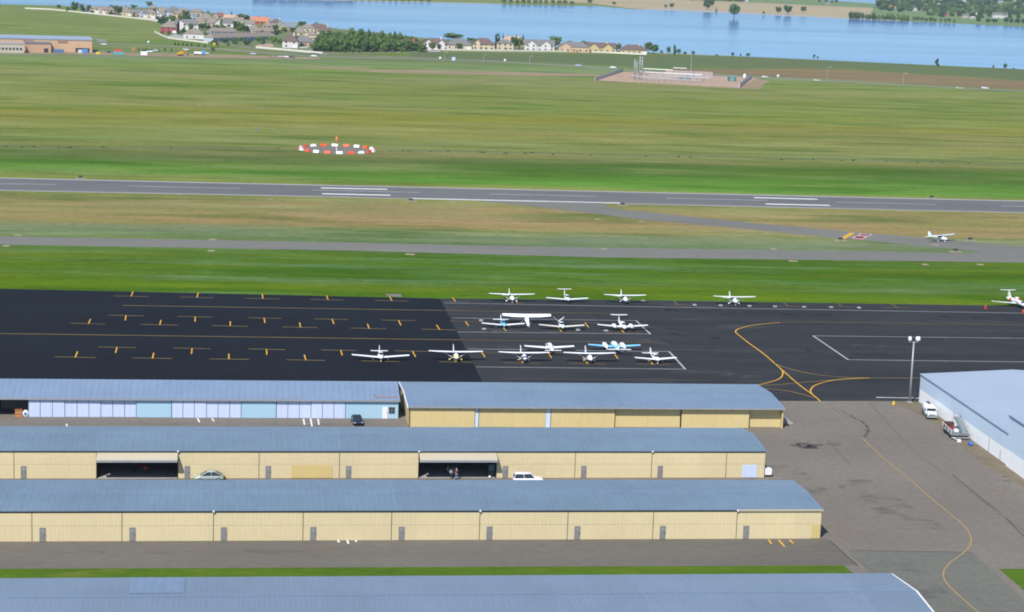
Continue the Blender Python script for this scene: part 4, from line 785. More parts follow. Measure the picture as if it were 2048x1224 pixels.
def trailer():
    c=G(1909,871); t=thing('deck_trailer','grey steel trailer with railings and a sloping ramp beside the white hangar','trailer',c,HW[1]+pi+rad(-4)); g_=M['steel']
    MB().box(-1.9,1.5,-3.4,3.2,.75,.95).build('deck',col(118,120,124),t); MB().box(-1.9,1.5,3.2,3.5,.35,.5).build('front_beam',g_,t)
    MB().hexa([(-1.5,-3.2,2.6),(-.5,-3.2,2.6),(-.5,3.0,1.0),(-1.5,3.0,1.0)],[(-1.5,-3.2,2.75),(-.5,-3.2,2.75),(-.5,3.0,1.15),(-1.5,3.0,1.15)]).build('ramp',col(120,130,135),t)
    for x in (-1.55,-.45):
        MB().tube((x,-3.2,2.7),(x,-3.2,3.6),.05).build('post',g_,t); MB().tube((x,-3.2,3.55),(x,2.8,2.0),.045).build('handrail',g_,t); MB().tube((x,-3.1,.9),(x,-3.1,2.6),.06).build('leg',g_,t)
    for y in (-3.,-1.,1.,3.): MB().tube((1.45,y,.9),(1.45,y,1.7),.045).build('rail_post',M['white'],t)
    MB().tube((1.45,-3.3,1.7),(1.45,3.1,1.7),.05).build('side_rail',M['white'],t)
    MB().tube((1.2,3.4,.4),(.6,5.2,.35),.08).build('drawbar',M['white'],t); MB().box(.3,.9,4.9,5.5,.1,.55).build('jack_box',M['white'],t)
    MB().box(-.1,.5,-1.5,-.7,.96,1.4).build('red_case',col(160,40,40),t); MB().box(-.3,1.2,-3.0,-1.8,.96,1.9).build('brown_case',col(80,55,45),t); MB().box(-.4,.4,.4,1.2,.96,1.35).build('pale_case',M['white'],t)
    for s_ in (-1.75,1.35):
        for yy in (-1.6,1.6): mb=MB(); wheel(mb,s_,yy,.36,.22,.36); mb.build('wheel',M['tyre'],t)
trailer()
t_=thing('barrel','blue plastic barrel lying at the foot of the white hangar wall','barrel',G(1941,891),HW[1]); MB().loft([(-.5,.35,.3,.3),(-.35,.35,.36,.36),(.4,.35,.36,.36),(.55,.35,.3,.3)],14).build('drum',col(50,110,190,.4),t_,True); mb=MB(); mb.loft([(-.1,.35,.375,.375),(0,.35,.375,.375)],14); mb.build('band',col(35,80,150,.4),t_)
# ---------------------------------------------------------------- people
import bmesh
def skinmesh(name,mat,verts,edges,radii,parent,root=0,lv=1):
    me=bpy.data.meshes.new(name); bm=bmesh.new(); sk=bm.verts.layers.skin.verify(); vs=[bm.verts.new(v) for v in verts]
    for i,v in enumerate(vs): v[sk].radius=(radii[i],radii[i]) if not hasattr(radii[i],'__len__') else radii[i]; v[sk].use_root=(i==root)
    for e in edges: bm.edges.new((vs[e[0]],vs[e[1]]))
    bm.to_mesh(me); bm.free(); me.materials.append(mat)
    o=bpy.data.objects.new(name,me); COL.objects.link(o); o.parent=parent; KIDS.setdefault(parent.name,[]).append(o)
    o.modifiers.new('s','SKIN').use_smooth_shade=True; s_=o.modifiers.new('u','SUBSURF'); s_.levels=lv; s_.render_levels=lv
    return o
def person(label,c,rz,shirt,trousers,hair,arm=0.,h=1.0):
    t=thing('person',label,'person',c,rz,scale=h)
    V=[(0,0,.95),(0,0,1.15),(0,0,1.38),(0,0,1.5),(0,.02,1.62),(0,.03,1.72)]; R=[.14,.13,(.17,.12),.06,.085,.07]; E=[(0,1),(1,2),(2,3),(3,4),(4,5)]
    for s_ in (-1,1):
        k=len(V); V+=[(s_*.18,0,1.42),(s_*.25,.0,1.15),(s_*.22,.18+arm,.98+arm),(s_*.2,.28+arm,.96+arm)]; R+=[.06,.045,.03,.03]; E+=[(2,k),(k,k+1),(k+1,k+2),(k+2,k+3)]
        for q in range(5):
            kk=len(V); a_=-.03+.015*q; V.append((s_*(.2+a_),.36+arm-(.03 if q in(0,4) else 0),.945+arm)); R.append(.009); E.append((k+3,kk))
        k=len(V); V+=[(s_*.1,0,.88),(s_*.12,.03,.48),(s_*.13,0,.1),(s_*.13,.14,.04)]; R+=[.09,.06,.045,.04]; E+=[(0,k),(k,k+1),(k+1,k+2),(k+2,k+3)]
    skinmesh('body',M['skin'],V,E,R,t)
    skinmesh('shirt',col(*shirt),[(0,0,.9),(0,0,1.15),(0,0,1.4),(-.2,0,1.42),(-.26,.0,1.2),(.2,0,1.42),(.26,.0,1.2)],[(0,1),(1,2),(2,3),(3,4),(2,5),(5,6)],[.17,.155,(.19,.14),.08,.07,.08,.07],t)
    skinmesh('trousers',col(*trousers),[(0,0,.96),(-.1,0,.86),(-.12,.03,.48),(-.13,0,.12),(.1,0,.86),(.12,.03,.48),(.13,0,.12)],[(0,1),(1,2),(2,3),(0,4),(4,5),(5,6)],[.16,.115,.085,.07,.115,.085,.07],t)
    MB().loft([(-.1,1.70,.03,.04),(-.06,1.71,.09,.09),(.02,1.74,.10,.08),(.08,1.76,.05,.04)],12).build('hair',col(*hair),t,True)
    fx=MB(); fx.tube((0,.11,1.655),(0,.135,1.635),.014,n=6); fx.build('nose',M['skin'],t)
    for s_ in (-1,1): MB().box(s_*.033-.01,s_*.033+.01,.098,.108,1.665,1.68).build('eye',M['dark'],t)
    MB().box(-.025,.025,.098,.106,1.6,1.608).build('mouth',col(150,80,75),t)
    for s_ in (-1,1): MB().box(s_*.13-.045,s_*.13+.045,-.1,.19,0,.09).build('shoe',M['dark'],t)
person('person in light blue shirt and dark trousers standing at the right open bay',a2w(902,-.35),ang2+rad(190),(150,195,225),(45,60,85),(60,45,35),.0)
person('person in maroon shirt and blue jeans standing in front of the right open bay',a2w(912,-.9),ang2+rad(20),(110,35,50),(110,130,180),(190,180,170),.1)
person('person in dark clothes just inside the right open bay, left of the light blue shirt',a2w(897.5,.9),ang2+rad(200),(60,75,100),(50,50,55),(40,30,25),.05,1.)
c=a2w(985,1.2); t_=thing('tool_cabinet','teal and dark tool cabinet against the right side of the right open bay','cabinet',c,ang2)
MB().box(-.45,.45,-.3,.3,.9,1.9).build('top_chest',col(50,110,120),t_); MB().box(-.45,.45,-.3,.3,.08,.88).build('base_chest',M['dark'],t_); mb=MB(); [mb.box(-.4,.4,-.33,-.305,z,z+.05) for z in (.3,.55,1.1,1.4,1.7)]; mb.build('handle',M['steel'],t_)
t_=thing('bucket','white bucket on the floor of the right open bay near its right edge','bucket',a2w(980,-.1)); MB().tube((0,0,0),(0,0,.38),.15,.2,12).build('pail',M['white'],t_,True); MB().tube((-.19,0,.36),(.19,0,.36),.012).build('handle',M['steel'],t_)
# ---------------------------------------------------------------- wind circle
tm={}
def marker(kind):
    t=thing('segment_marker','x','marker',(0,0,0)); mat=col(235,85,45,.6) if kind else col(240,242,245,.6)
    MB().add([(-1.25,-.6,.05),(1.25,-.6,.05),(1.25,.6,.05),(-1.25,.6,.05),(-1.25,-.12,1.05),(1.25,-.12,1.05),(1.25,.12,1.05),(-1.25,.12,1.05)],[(0,3,2,1),(4,5,6,7),(0,1,5,4),(1,2,6,5),(2,3,7,6),(3,0,4,7)]).build('panel',mat,t)
    MB().box(-1.2,-1.1,-.65,.65,0,.06).build('foot',M['steel'],t); MB().box(1.1,1.2,-.65,.65,0,.06).build('foot',M['steel'],t); return t
n=20
side=['near','left','far','right']
for i in range(n):
    k=i%2; th=2*pi*i/n-pi/2+.02; p_=Vector((gc.x+RC*cos(th),gc.y+RC*sin(th),.02))
    ln=('orange' if k else 'white')+' panel marker in the ring around the windsock'
    if k not in tm: tm[k]=marker(k); o=tm[k]; o.location=p_; o.rotation_euler=(0,0,th+pi/2); o['label']=ln; o['group']=('orange' if k else 'white')+' ring markers'
    else: dup(tm[k],p_,th+pi/2,ln)
wp=G(673,301); t_=thing('windsock','orange windsock hanging from a thin pole in the middle of the marker ring','windsock',wp)
hh=Hz(wp,273.5); MB().tube((0,0,0),(0,0,hh),.09,.06).build('pole',M['white'],t_); MB().tube((0,-.1,hh),(-.15,-.25,hh-2.9),.42,.2,12).build('sock',col(240,120,70,.7),t_,True); MB().tube((0,0,0),(0,0,.9),.25).build('base',M['white'],t_)
# airfield signs
def sign(px,py,label,ob=(60,60,60)):
    c=G(px,py); t_=thing('airfield_sign',label,'sign',c); MB().box(-.7,.7,-.12,.12,.3,.95).build('board',col(*ob),t_); [MB().box(q-.05,q+.05,-.05,.05,0,.3).build('leg',M['steel'],t_) for q in (-.5,.5)]
    MB().box(-.75,.75,-.16,-.125,.26,.32).build('frame',M['steel'],t_)
    sheet('sign_pad',[(c.x-2.,c.y-1.9),(c.x+1.7,c.y-1.5),(c.x+2.,c.y+1.6),(c.x-1.8,c.y+1.4)],M['pad_dirt'],.026,px=False)
for px,py,l in ((161,357,'small dark sign beyond the runway at far left'),(822,402.5,'small dark sign at the near runway edge, below the left aiming bars'),(1245,411,'small dark sign on the grass tip between runway and connecting taxiway'),(1863,396.5,'small dark sign beyond the runway at far right'),(1681,481,'small dark sign beside the red painted marking'),(1940,481,'small dark sign beyond the taxiing airplane'),(1911,503.5,'small dark sign on the grass point near the taxiway fork')): sign(px,py,l)
# tie-down weights (pale dots) on the old apron
twp=None
for px,py in ((1389,611),(1441,612),(1499,613),(1550,614),(1608,615),(1662,615.5),(1718,616.5),(1286,603),(962,642),(968,659),(1156,661),(1212,662.5)):
    if twp is None:
        twp=thing('tie_down_block','pale concrete tie-down block lying on the old apron','block',G(px,py),0,'tie-down blocks'); MB().box(-.45,.45,-.35,.35,0,.3).build('block',M['concrete'],twp,bev=.05); MB().tube((0,0,.3),(0,0,.42),.05).build('ring',M['steel'],twp)
    else: dup(twp,G(px,py))
# ---------------------------------------------------------------- trees
def crown_mesh(seed,kind):
    rg=random.Random(seed); mb=MB(); cl=[]
    if kind=='round':
        for _ in range(13):
            th=rg.uniform(0,2*pi); ph=rg.uniform(-.6,1.); rr=rg.uniform(.15,.36); cl.append((rr*cos(th)*1.,rr*sin(th)*1.,.56+.28*ph,rg.uniform(.14,.24)))
    elif kind=='column':
        for i in range(12):
            z=.14+.8*i/11; r0=.13*(1-abs(z-.4)*.9); cl.append((rg.uniform(-1,1)*r0,rg.uniform(-1,1)*r0,z,max(.05,r0*1.1)))
    elif kind=='full':
        for _ in range(17):
            th=rg.uniform(0,2*pi); z=rg.uniform(.12,.85); rr=rg.uniform(.05,.38)*(1 if z<.6 else .7); cl.append((rr*cos(th),rr*sin(th),z,rg.uniform(.15,.23)))
    elif kind=='bush':
        for _ in range(9):
            th=rg.uniform(0,2*pi); cl.append((.4*cos(th)*rg.random(),.4*sin(th)*rg.random(),rg.uniform(.2,.72),rg.uniform(.2,.32)))
    else:
        for i in range(14):
            z=.1+.86*i/13; r0=.26*(1-z)+.02; th=i*2.4; cl.append((cos(th)*r0*.7,sin(th)*r0*.7,z,r0*.7+.02))
    for (x,y,z,r0) in cl:                # each clump: a rough ball of many leaf-size faces
        nL=46
        for _ in range(nL):
            d=Vector((rg.gauss(0,1),rg.gauss(0,1),rg.gauss(0,1))).normalized(); p_=Vector((x,y,z))+d*r0*rg.uniform(.45,1.12)
            s_=rg.uniform(.03,.065); nn=(d+Vector((rg.gauss(0,.5),rg.gauss(0,.5),rg.gauss(0,.5)))).normalized(); u_=nn.orthogonal().normalized(); w_=nn.cross(u_)
            mb.add([p_+u_*s_,p_+w_*s_,p_-u_*s_,p_-w_*s_],[(0,1,2,3)])
        # dense inner core
        k=5
        rows=[]
        for a_ in range(1,4):
            for b_ in range(k): ph=pi*a_/4; th=2*pi*b_/k+a_; q=r0*rg.uniform(.55,.8); rows.append((x+q*sin(ph)*cos(th),y+q*sin(ph)*sin(th),z+q*cos(ph)))
        top=(x,y,z+r0*.7); bot=(x,y,z-r0*.7); vs=rows+[top,bot]; fs=[(15,b_,(b_+1)%k) for b_ in range(k)]+[(16,10+(b_+1)%k,10+b_) for b_ in range(k)]
        for a_ in range(2): fs+=[(a_*k+b_,(a_+1)*k+b_,(a_+1)*k+(b_+1)%k,a_*k+(b_+1)%k) for b_ in range(k)]
        mb.add(vs,fs)
    return mb
PROT={}
def tree(px,py,hpx,wpx,kind='round',mat='leaf',label='green tree',group=None,name='tree',world_loc=None,z=0):
    c=G(px,py) if world_loc is None else Vector(world_loc); k_=pxm(px,py)
    h=hpx/k_; w=wpx/k_
    var=random.randrange(3); key=(kind,mat,var)
    nw={'round':.95,'full':1.0,'column':.34,'bush':1.1,'cone':.5}[kind]
    sc=(w/nw,w/nw,h); rz=random.uniform(0,6.28)
    c=Vector((c.x,c.y,z))
    if key not in PROT:
        t=thing(name,label,'tree',c,rz,group); crown_mesh(hash((kind,var))%997 if 0 else var*17+len(kind),kind).build('crown',M[mat],t)
        tr=MB(); tr.tube((0,0,0),(0,0,.5),.035,.02,7); 
        for q in range(4): tr.tube((0,0,.2+.06*q),(.2*cos(q*1.7),.2*sin(q*1.7),.5+.05*q),.014,.006,5)
        tr.build('trunk',M['bark'],t); t.scale=sc; PROT[key]=t; return t
    return dup(PROT[key],c,rz,label,sc,group)
def relabel(o,group): 
    if group: o['group']=group
    elif 'group' in o: del o['group']
    return o
_tree=tree
SV=[];SF=[];SM=[]
def stuff_tree(px,py,hpx,wpx,kind,mat):
    c=G(px,py); k_=pxm(px,py); h=hpx/k_; w=wpx/k_; nw={'round':.95,'full':1.}[kind]; w/=nw
    key=('m',kind,random.randrange(3))
    if key not in PROT: PROT[key]=crown_mesh(key[2]*17+len(kind),kind)
    mb=PROT[key]; r_=random.uniform(0,6.28); ca,sa=cos(r_)*w,sin(r_)*w; n=len(SV)
    SV.extend([(c.x+x*ca-y*sa,c.y+x*sa+y*ca,z*h) for x,y,z in mb.v]); SF.extend([tuple(i+n for i in f) for f in mb.f]); SM.extend([1 if mat=='leaf_dark' else 0]*len(mb.f))
def tree(*a,**k):
    o=_tree(*a,**k); o.name=k.get('name','tree'); o['category']='shrub' if o.name.startswith('shrub') else 'tree'; relabel(o,k.get('group')); return o
# grove
rg=random.Random(5)
gp=[]
for i in range(46):
    x=634+ (i%23)*9.6+rg.uniform(-3,3); rowk=i//23; base=(103.5-rg.uniform(0,1) if rowk==0 else 97-rg.uniform(0,2))
    top= 54+ (0 if x<745 else (6 if x<790 else 8))+ (10 if x<645 else 0) + max(0,(x-805))*.33
    hp=base-top-rg.uniform(0,7)+(0 if rowk else -12); gp.append((base,x,hp))
for base,x,hp in sorted(gp): tree(x,base,max(hp,18),rg.uniform(22,29),'full','leaf',label='tall leafy tree in the dense grove by the lake',group='trees of the lakeside grove')
# town trees: px, base, height px, width px, kind, material, label
TT=[(148,24,13,10,'round','leaf_dark','small round tree behind the left end of the long white fence'),(137,23,9,12,'bush','leaf','low bush at the left end of the long white fence'),(118,18,8,8,'round','leaf','leftmost small tree behind the fence'),
(150,24,19,12,'round','leaf_dark','tall dark tree at the left end of the house row'),(164,25,16,9,'round','leaf_dark','dark tree between the two leftmost houses'),(178,26,15,9,'round','leaf','dark tree in front of the cream house'),(225,29,17,10,'round','leaf','left one of two dark trees in the house row'),(237,31,18,13,'round','leaf_dark','right one of two dark trees in the house row'),
(262,32,8,9,'bush','leaf_dark','dark bush before the grey-roofed house'),(252,20,9,7,'cone','leaf','pointed tree at the shore behind the roofs'),(268,17,8,12,'bush','leaf','low shore tree behind the roofs'),(299,14,10,13,'round','leaf','round shore tree topping the roofs'),(309,36,18,10,'round','leaf_dark','dark tree beside the end of the first fence'),
(325,52,17,15,'round','leaf_dark','big dark tree at the left corner of the red brick house'),(345,41,9,12,'round','leaf_lime','bright green round tree near the bend of the street'),(371,42,20,11,'round','leaf_dark','tall dark tree amid the upper houses'),(376,43,12,9,'round','leaf','bright tree in front of the tall dark one'),(337,30,7,10,'bush','leaf','small shore bush behind the roofs'),
(416,28,8,3.5,'cone','leaf_dark','thin dark conifer on the shore'),(463,32,8,5,'cone','leaf','pointed green conifer on the shore'),(487,47,17,24,'round','leaf','broad green tree by the orange-roofed house'),(511,39,6,4,'cone','leaf_dark','first conifer behind the orange roof'),(518,39,8,4,'cone','leaf_dark','second conifer behind the orange roof'),(534,41,8,4,'cone','leaf_dark','third conifer behind the orange roof'),
(394,60,13,9,'round','leaf','green tree right of the white house'),(405,60,12,13,'round','leaf_dark','dark green tree left of the townhouses'),(382,62,14,10,'round','leaf','green tree before the white house'),(415,61,11,11,'round','leaf','round tree before the tan roof'),(367,66,8,12,'bush','leaf_dark','dark bush below the grey-roofed house'),
(443,55,16,6,'column','leaf_lime','yellow-green columnar tree before the white house'),(435,58,7,10,'bush','leaf_dark','bush left of the yellow-green column tree'),(450,57,6,10,'bush','leaf','bush right of the yellow-green column tree'),
(470,58,17,13,'round','leaf','green tree at the upper end of the townhouses'),(482,67,21,15,'round','leaf','big green tree between the townhouse rows'),(493,66,14,11,'round','leaf_dark','dark tree right of the big one between the townhouse rows'),(415,79,13,15,'round','leaf','round green tree beside the pale end house'),
(523,64,8,9,'round','leaf','small round tree on the townhouse roof line'),(538,66,8,9,'round','leaf','second small round tree on the townhouse roof line'),(553,74,14,11,'round','leaf_dark','dark tree at the right end of the townhouses'),(550,58,9,12,'round','leaf','bright tree under the grey-teal roof'),(568,64,9,9,'round','leaf_lime','lime tree under the grey-teal roof'),(590,70,15,16,'round','leaf','round tree right of the grey-teal roof'),(603,54,10,13,'round','leaf_dark','dark shore tree beyond the roofs'),
(546,88,14,14,'round','leaf_lime','bright green tree left of the brown-roofed white house'),(562,90,12,13,'round','leaf','darker green tree left of the brown-roofed white house'),(602,93,9,8,'cone','leaf','small tree before the grey roof near the grove'),(612,92,8,9,'bush','leaf_dark','bush before the grey roof near the grove'),
(428,95,15,14,'round','leaf_dark','dark tree at the street corner below the townhouses'),(427,103,9,12,'bush','leaf_dark','dark bush by the road below the townhouses'),(450,86,9,16,'bush','leaf_dark','hedge-like bush below the front townhouses, left'),(470,88,11,20,'bush','leaf_dark','hedge-like bush below the front townhouses, middle'),(492,90,11,24,'bush','leaf_dark','hedge-like bush below the front townhouses, right'),(517,86,12,12,'round','leaf','green tree before the right townhouses'),(527,84,10,8,'round','leaf','slim green tree before the right townhouses'),(480,83,9,9,'round','leaf_lime','bright green tree before the middle townhouses'),
(356,69,24,7,'column','leaf_purple','dark purple columnar tree right of the red brick house'),(324,68,6,6,'bush','leaf_dark','shrub at the left corner of the brick house'),(337,69,6,7,'bush','leaf_dark','shrub before the brick house'),(378,76,8,6,'cone','leaf_dark','shrub before the pale end house'),
(820,99,17,7,'cone','leaf_dark','dark conifer before the orange-brown house, left'),(831,99,18,8,'cone','leaf_dark','dark conifer before the orange-brown house, right'),(803,105,8,4,'cone','leaf','small conifer by the street near the orange-brown house'),(864,101,15,12,'round','leaf','tree before the white-gabled house, left'),(878,101,12,9,'round','leaf_dark','tree before the white-gabled house, right'),(890,100,12,11,'round','leaf_dark','dark tree between the gabled and grey-roofed houses'),
(918,99,12,13,'round','leaf','bright tree before the grey-roofed house'),(906,80,12,36,'round','leaf','broad shore tree behind the grey roof'),(949,98,20,12,'round','leaf','green tree left of the cream-gabled house'),(941,84,8,12,'round','leaf_dark','shore tree right of the grey roof'),(972,99,10,18,'bush','leaf_dark','wide bush before the cream-gabled house'),(993,99,30,8,'column','leaf_dark','tall dark columnar conifer left of the cream two-storey house'),(998,85,18,4,'cone','leaf_dark','thin conifer behind the cream two-storey house'),
(1006,76,9,3,'cone','leaf_dark','first thin conifer above the peach roof'),(1017,77,7,3,'cone','leaf_dark','second thin conifer above the peach roof'),(1033,77,8,4,'cone','leaf_dark','third thin conifer above the peach roof'),(1046,84,14,5,'cone','leaf_dark','conifer at the right end of the peach roof'),(1026,99,24,13,'round','leaf_dark','dark tree before the peach house, left'),(1038,99,22,17,'round','leaf','broad dark tree before the peach house, right'),
(1058,92,12,16,'round','leaf','tree left of the white-gabled grey-roofed house'),(1110,98,23,20,'round','leaf','large round tree right of the white-gabled grey-roofed house'),(1125,101,14,10,'round','leaf_lime','bright yellow-green tree by the white fence'),(1139,87,6,9,'bush','leaf','small shore tree above the tan house'),(1168,98,15,14,'round','leaf','shore tree behind the tan house'),
(1234,103,15,15,'round','leaf','tree between the yellow and tan-brown houses'),(1256,106,11,22,'round','leaf_dark','dark trees before the rightmost house'),(1285,106,8,8,'bush','leaf_dark','shrub by the rightmost house'),(1296,107,21,17,'round','leaf','left one of two large trees beyond the rightmost house'),(1308,108,17,15,'round','leaf','right one of two large trees beyond the rightmost house'),
(1323,108,8,6,'round','leaf','small tree after the two large ones'),(1337,109,16,8,'round','leaf','slim tree on the dam, first of two'),(1349,109,18,6,'column','leaf','slim tree on the dam, second of two'),(1357,109,11,9,'round','leaf','small round tree right of the slim trees'),(1370,110,7,7,'round','leaf_dark','isolated round bush left of the tall mast'),(1386,111,9,8,'round','leaf_dark','isolated round bush right of the tall mast'),
(1433,112,4,7,'bush','leaf_dark','low shore shrub, first'),(1465,113,8,7,'round','leaf_dark','round shore shrub, second'),(1481,113.5,6,4,'round','leaf_dark','small shore shrub, third'),(1496,114,8,8,'round','leaf_dark','round shore shrub, fourth'),
(1628,118,9,6,'round','leaf_dark','pair shrub by the near shore, left'),(1635,118.5,6,4,'round','leaf','pair shrub by the near shore, right'),(1874,132,14,7,'column','leaf_dark','slim dark tree on the near shore'),(1986,137.5,7,4,'round','leaf_dark','small shrub left of the last shore tree'),(2010,139,12,7,'round','leaf_dark','last dark tree on the near shore'),(2028,139.5,4,5,'bush','leaf_dark','tiny shrub right of the last shore tree'),
(1414,20,21,22,'round','leaf_dark','round tree leaning over the far shore path'),(1424,14,14,10,'round','leaf_dark','smaller tree behind the round far shore tree'),(1468,36,27,25,'round','leaf_dark','large round tree standing in the water off the far shore'),(1432,25,8,3,'column','leaf_dark','thin tree on the far shore'),(1331,17,8,5,'round','leaf_dark','small far shore tree, left'),(1343,16.5,10,11,'round','leaf_dark','small far shore tree, right'),(1527,30,8,5,'round','leaf','small bush on the far shore'),
(1557,27.5,14,14,'round','leaf_dark','left tree of the far shore pair'),(1575,29,18,18,'round','leaf_dark','right tree of the far shore pair'),(1606,26,13,13,'round','leaf_dark','single round tree right of the far shore pair'),(1756,17,17,12,'round','leaf_dark','tree at the left edge of the far houses'),(1228,10,6,8,'round','leaf','small tree on the far strip'),(1180,8,9,8,'round','leaf_dark','dark tree on the far strip')]
for a_ in TT:
    k_=1.28 if a_[1]<110 and a_[0]<1320 and a_[4] in('round','bush') and 'townhouses' not in a_[6] else 1.
    tree(a_[0],a_[1],a_[2]*(1.12 if k_>1.2 else 1.05),a_[3]*k_,a_[4],a_[5],label=a_[6])
# far shore clumps
def clump(xs,f_base,hp,wp_,label,group,mat='leaf_dark',jit=1.,kind='round'):
    for x in xs: 
        x_=x+rg.uniform(-2,2); tree(x_,f_base(x_)-rg.uniform(0,jit),hp*rg.uniform(.8,1.15),wp_*rg.uniform(.8,1.2),kind,mat,label=label,group=group)
clump([1700+i*6.6 for i in range(8)],lambda x:38+(x-1700)*.04,15,11,'tree in the left half of the dark shore thicket across the lake','left thicket trees',kind='full')
clump([1752+i*7 for i in range(10)],lambda x:40+(x-1750)*.03,14,10,'tree in the right half of the dark shore thicket across the lake','right thicket trees','leaf',kind='full')
clump([1826+i*9 for i in range(10)],lambda x:42.5+(x-1826)*.05,9,8,'small tree along the far shore below the houses','small far shore trees','leaf')
clump([1958,1975,2012,2024,2034,2046,1990,2060],lambda x:46+(x-1950)*.04,12,11,'tree on the far bank at the right edge','right far bank trees')
for row,(y0,n_,hp) in enumerate(((21,24,12),(29,20,12),(16,26,10),(11,26,11),(4,28,10),(-3,26,10))):
    for i in range(n_):
        x=1760+(310/n_)*i+rg.uniform(-5,5)
        y=y0+(x-1760)*.03
        if y0==29 and x<1850: continue
        stuff_tree(x,y+rg.uniform(-1.5,1.5),hp*rg.uniform(.7,1.2),rg.uniform(12,20),'full','leaf_dark' if rg.random()<.6 else 'leaf')
clump([510+i*8.4 for i in range(24)],lambda x:-3+(x-510)*.018,15,13,'tree on the far shore at the top edge, left part','top edge shore trees',jit=2)
clump([700+i*13 for i in range(13)],lambda x:1.5+(x-700)*.018,6,9,'low bush on the far shore at the top edge, middle','top edge shore bushes','leaf')
clump([1010+i*12 for i in range(12)],lambda x:7.5+(x-1010)*.02,9,10,'bush along the far shore inlet','inlet bushes','leaf')
clump([1380+i*9 for i in range(13)],lambda x:1.5+(x-1380)*.03,6,10,'distant tree beyond the stubble field','field edge trees')
clump([1640,1652,1662,1674,1500,1490,1530],lambda x:6+(x-1640)*.04,8,8,'distant tree near the far pond','pond trees')
for i,(x0,x1,ya,yb,n_) in enumerate(((175,320,26,37,16),(322,470,38,58,34),(470,640,50,72,30),(560,640,80,96,9),(330,430,60,76,9),(430,560,88,92,4),(855,1290,97,105,26))):
    for q in range(n_):
        f=rg.random(); x=x0+(x1-x0)*f; y=ya+(yb-ya)*(f if i in(0,6) else rg.random()) + rg.uniform(-1,1)
        stuff_tree(x,y,rg.uniform(5,11),rg.uniform(6,11),'full' if q%3 else 'round','leaf' if q%2 else 'leaf_dark')
# saplings along the frontage road
for i,(x,y) in enumerate([(350,90),(357,91),(366,91),(374,92),(383,91.5),(397,93),(410,95),(278,101.5),(286,102),(291,102),(296,102.5),(304,102),(317,103),(330,101),(343,102)]):
    tree(x,y,7 if i<7 else 6,3.4,'cone','leaf_dark',label='young street tree by the frontage road',group='young street trees')
for x,y in ((689,107),(706,107.5),(718,107.5),(744,107.5)): tree(x,y,9,6,'round','leaf_dark',label='small tree between the grove and the road',group='small roadside trees')
# shrubs along the field track
for i in range(44):
    x=rg.choice([rg.uniform(0,560),rg.uniform(760,2040)]); y=(294+ (x/594)*3 if x<600 else 300+(x-752)*.0225)+rg.uniform(-1,1.5)
    tree(x,y,rg.uniform(1.2,2.6),rg.uniform(5,12),'bush','leaf_dark' if i%2 else 'leaf',label='low shrub along the field track',group='shrubs along the field track',name='shrub')
me=bpy.data.meshes.new('background_trees'); me.from_pydata(SV,[],SF); me.materials.append(M['leaf']); me.materials.append(M['leaf_dark']); me.polygons.foreach_set('material_index',SM); me.update()
o=bpy.data.objects.new('background_trees',me); COL.objects.link(o); tag(o,'masses of distant trees and garden shrubs between the far houses','trees',kind='stuff')
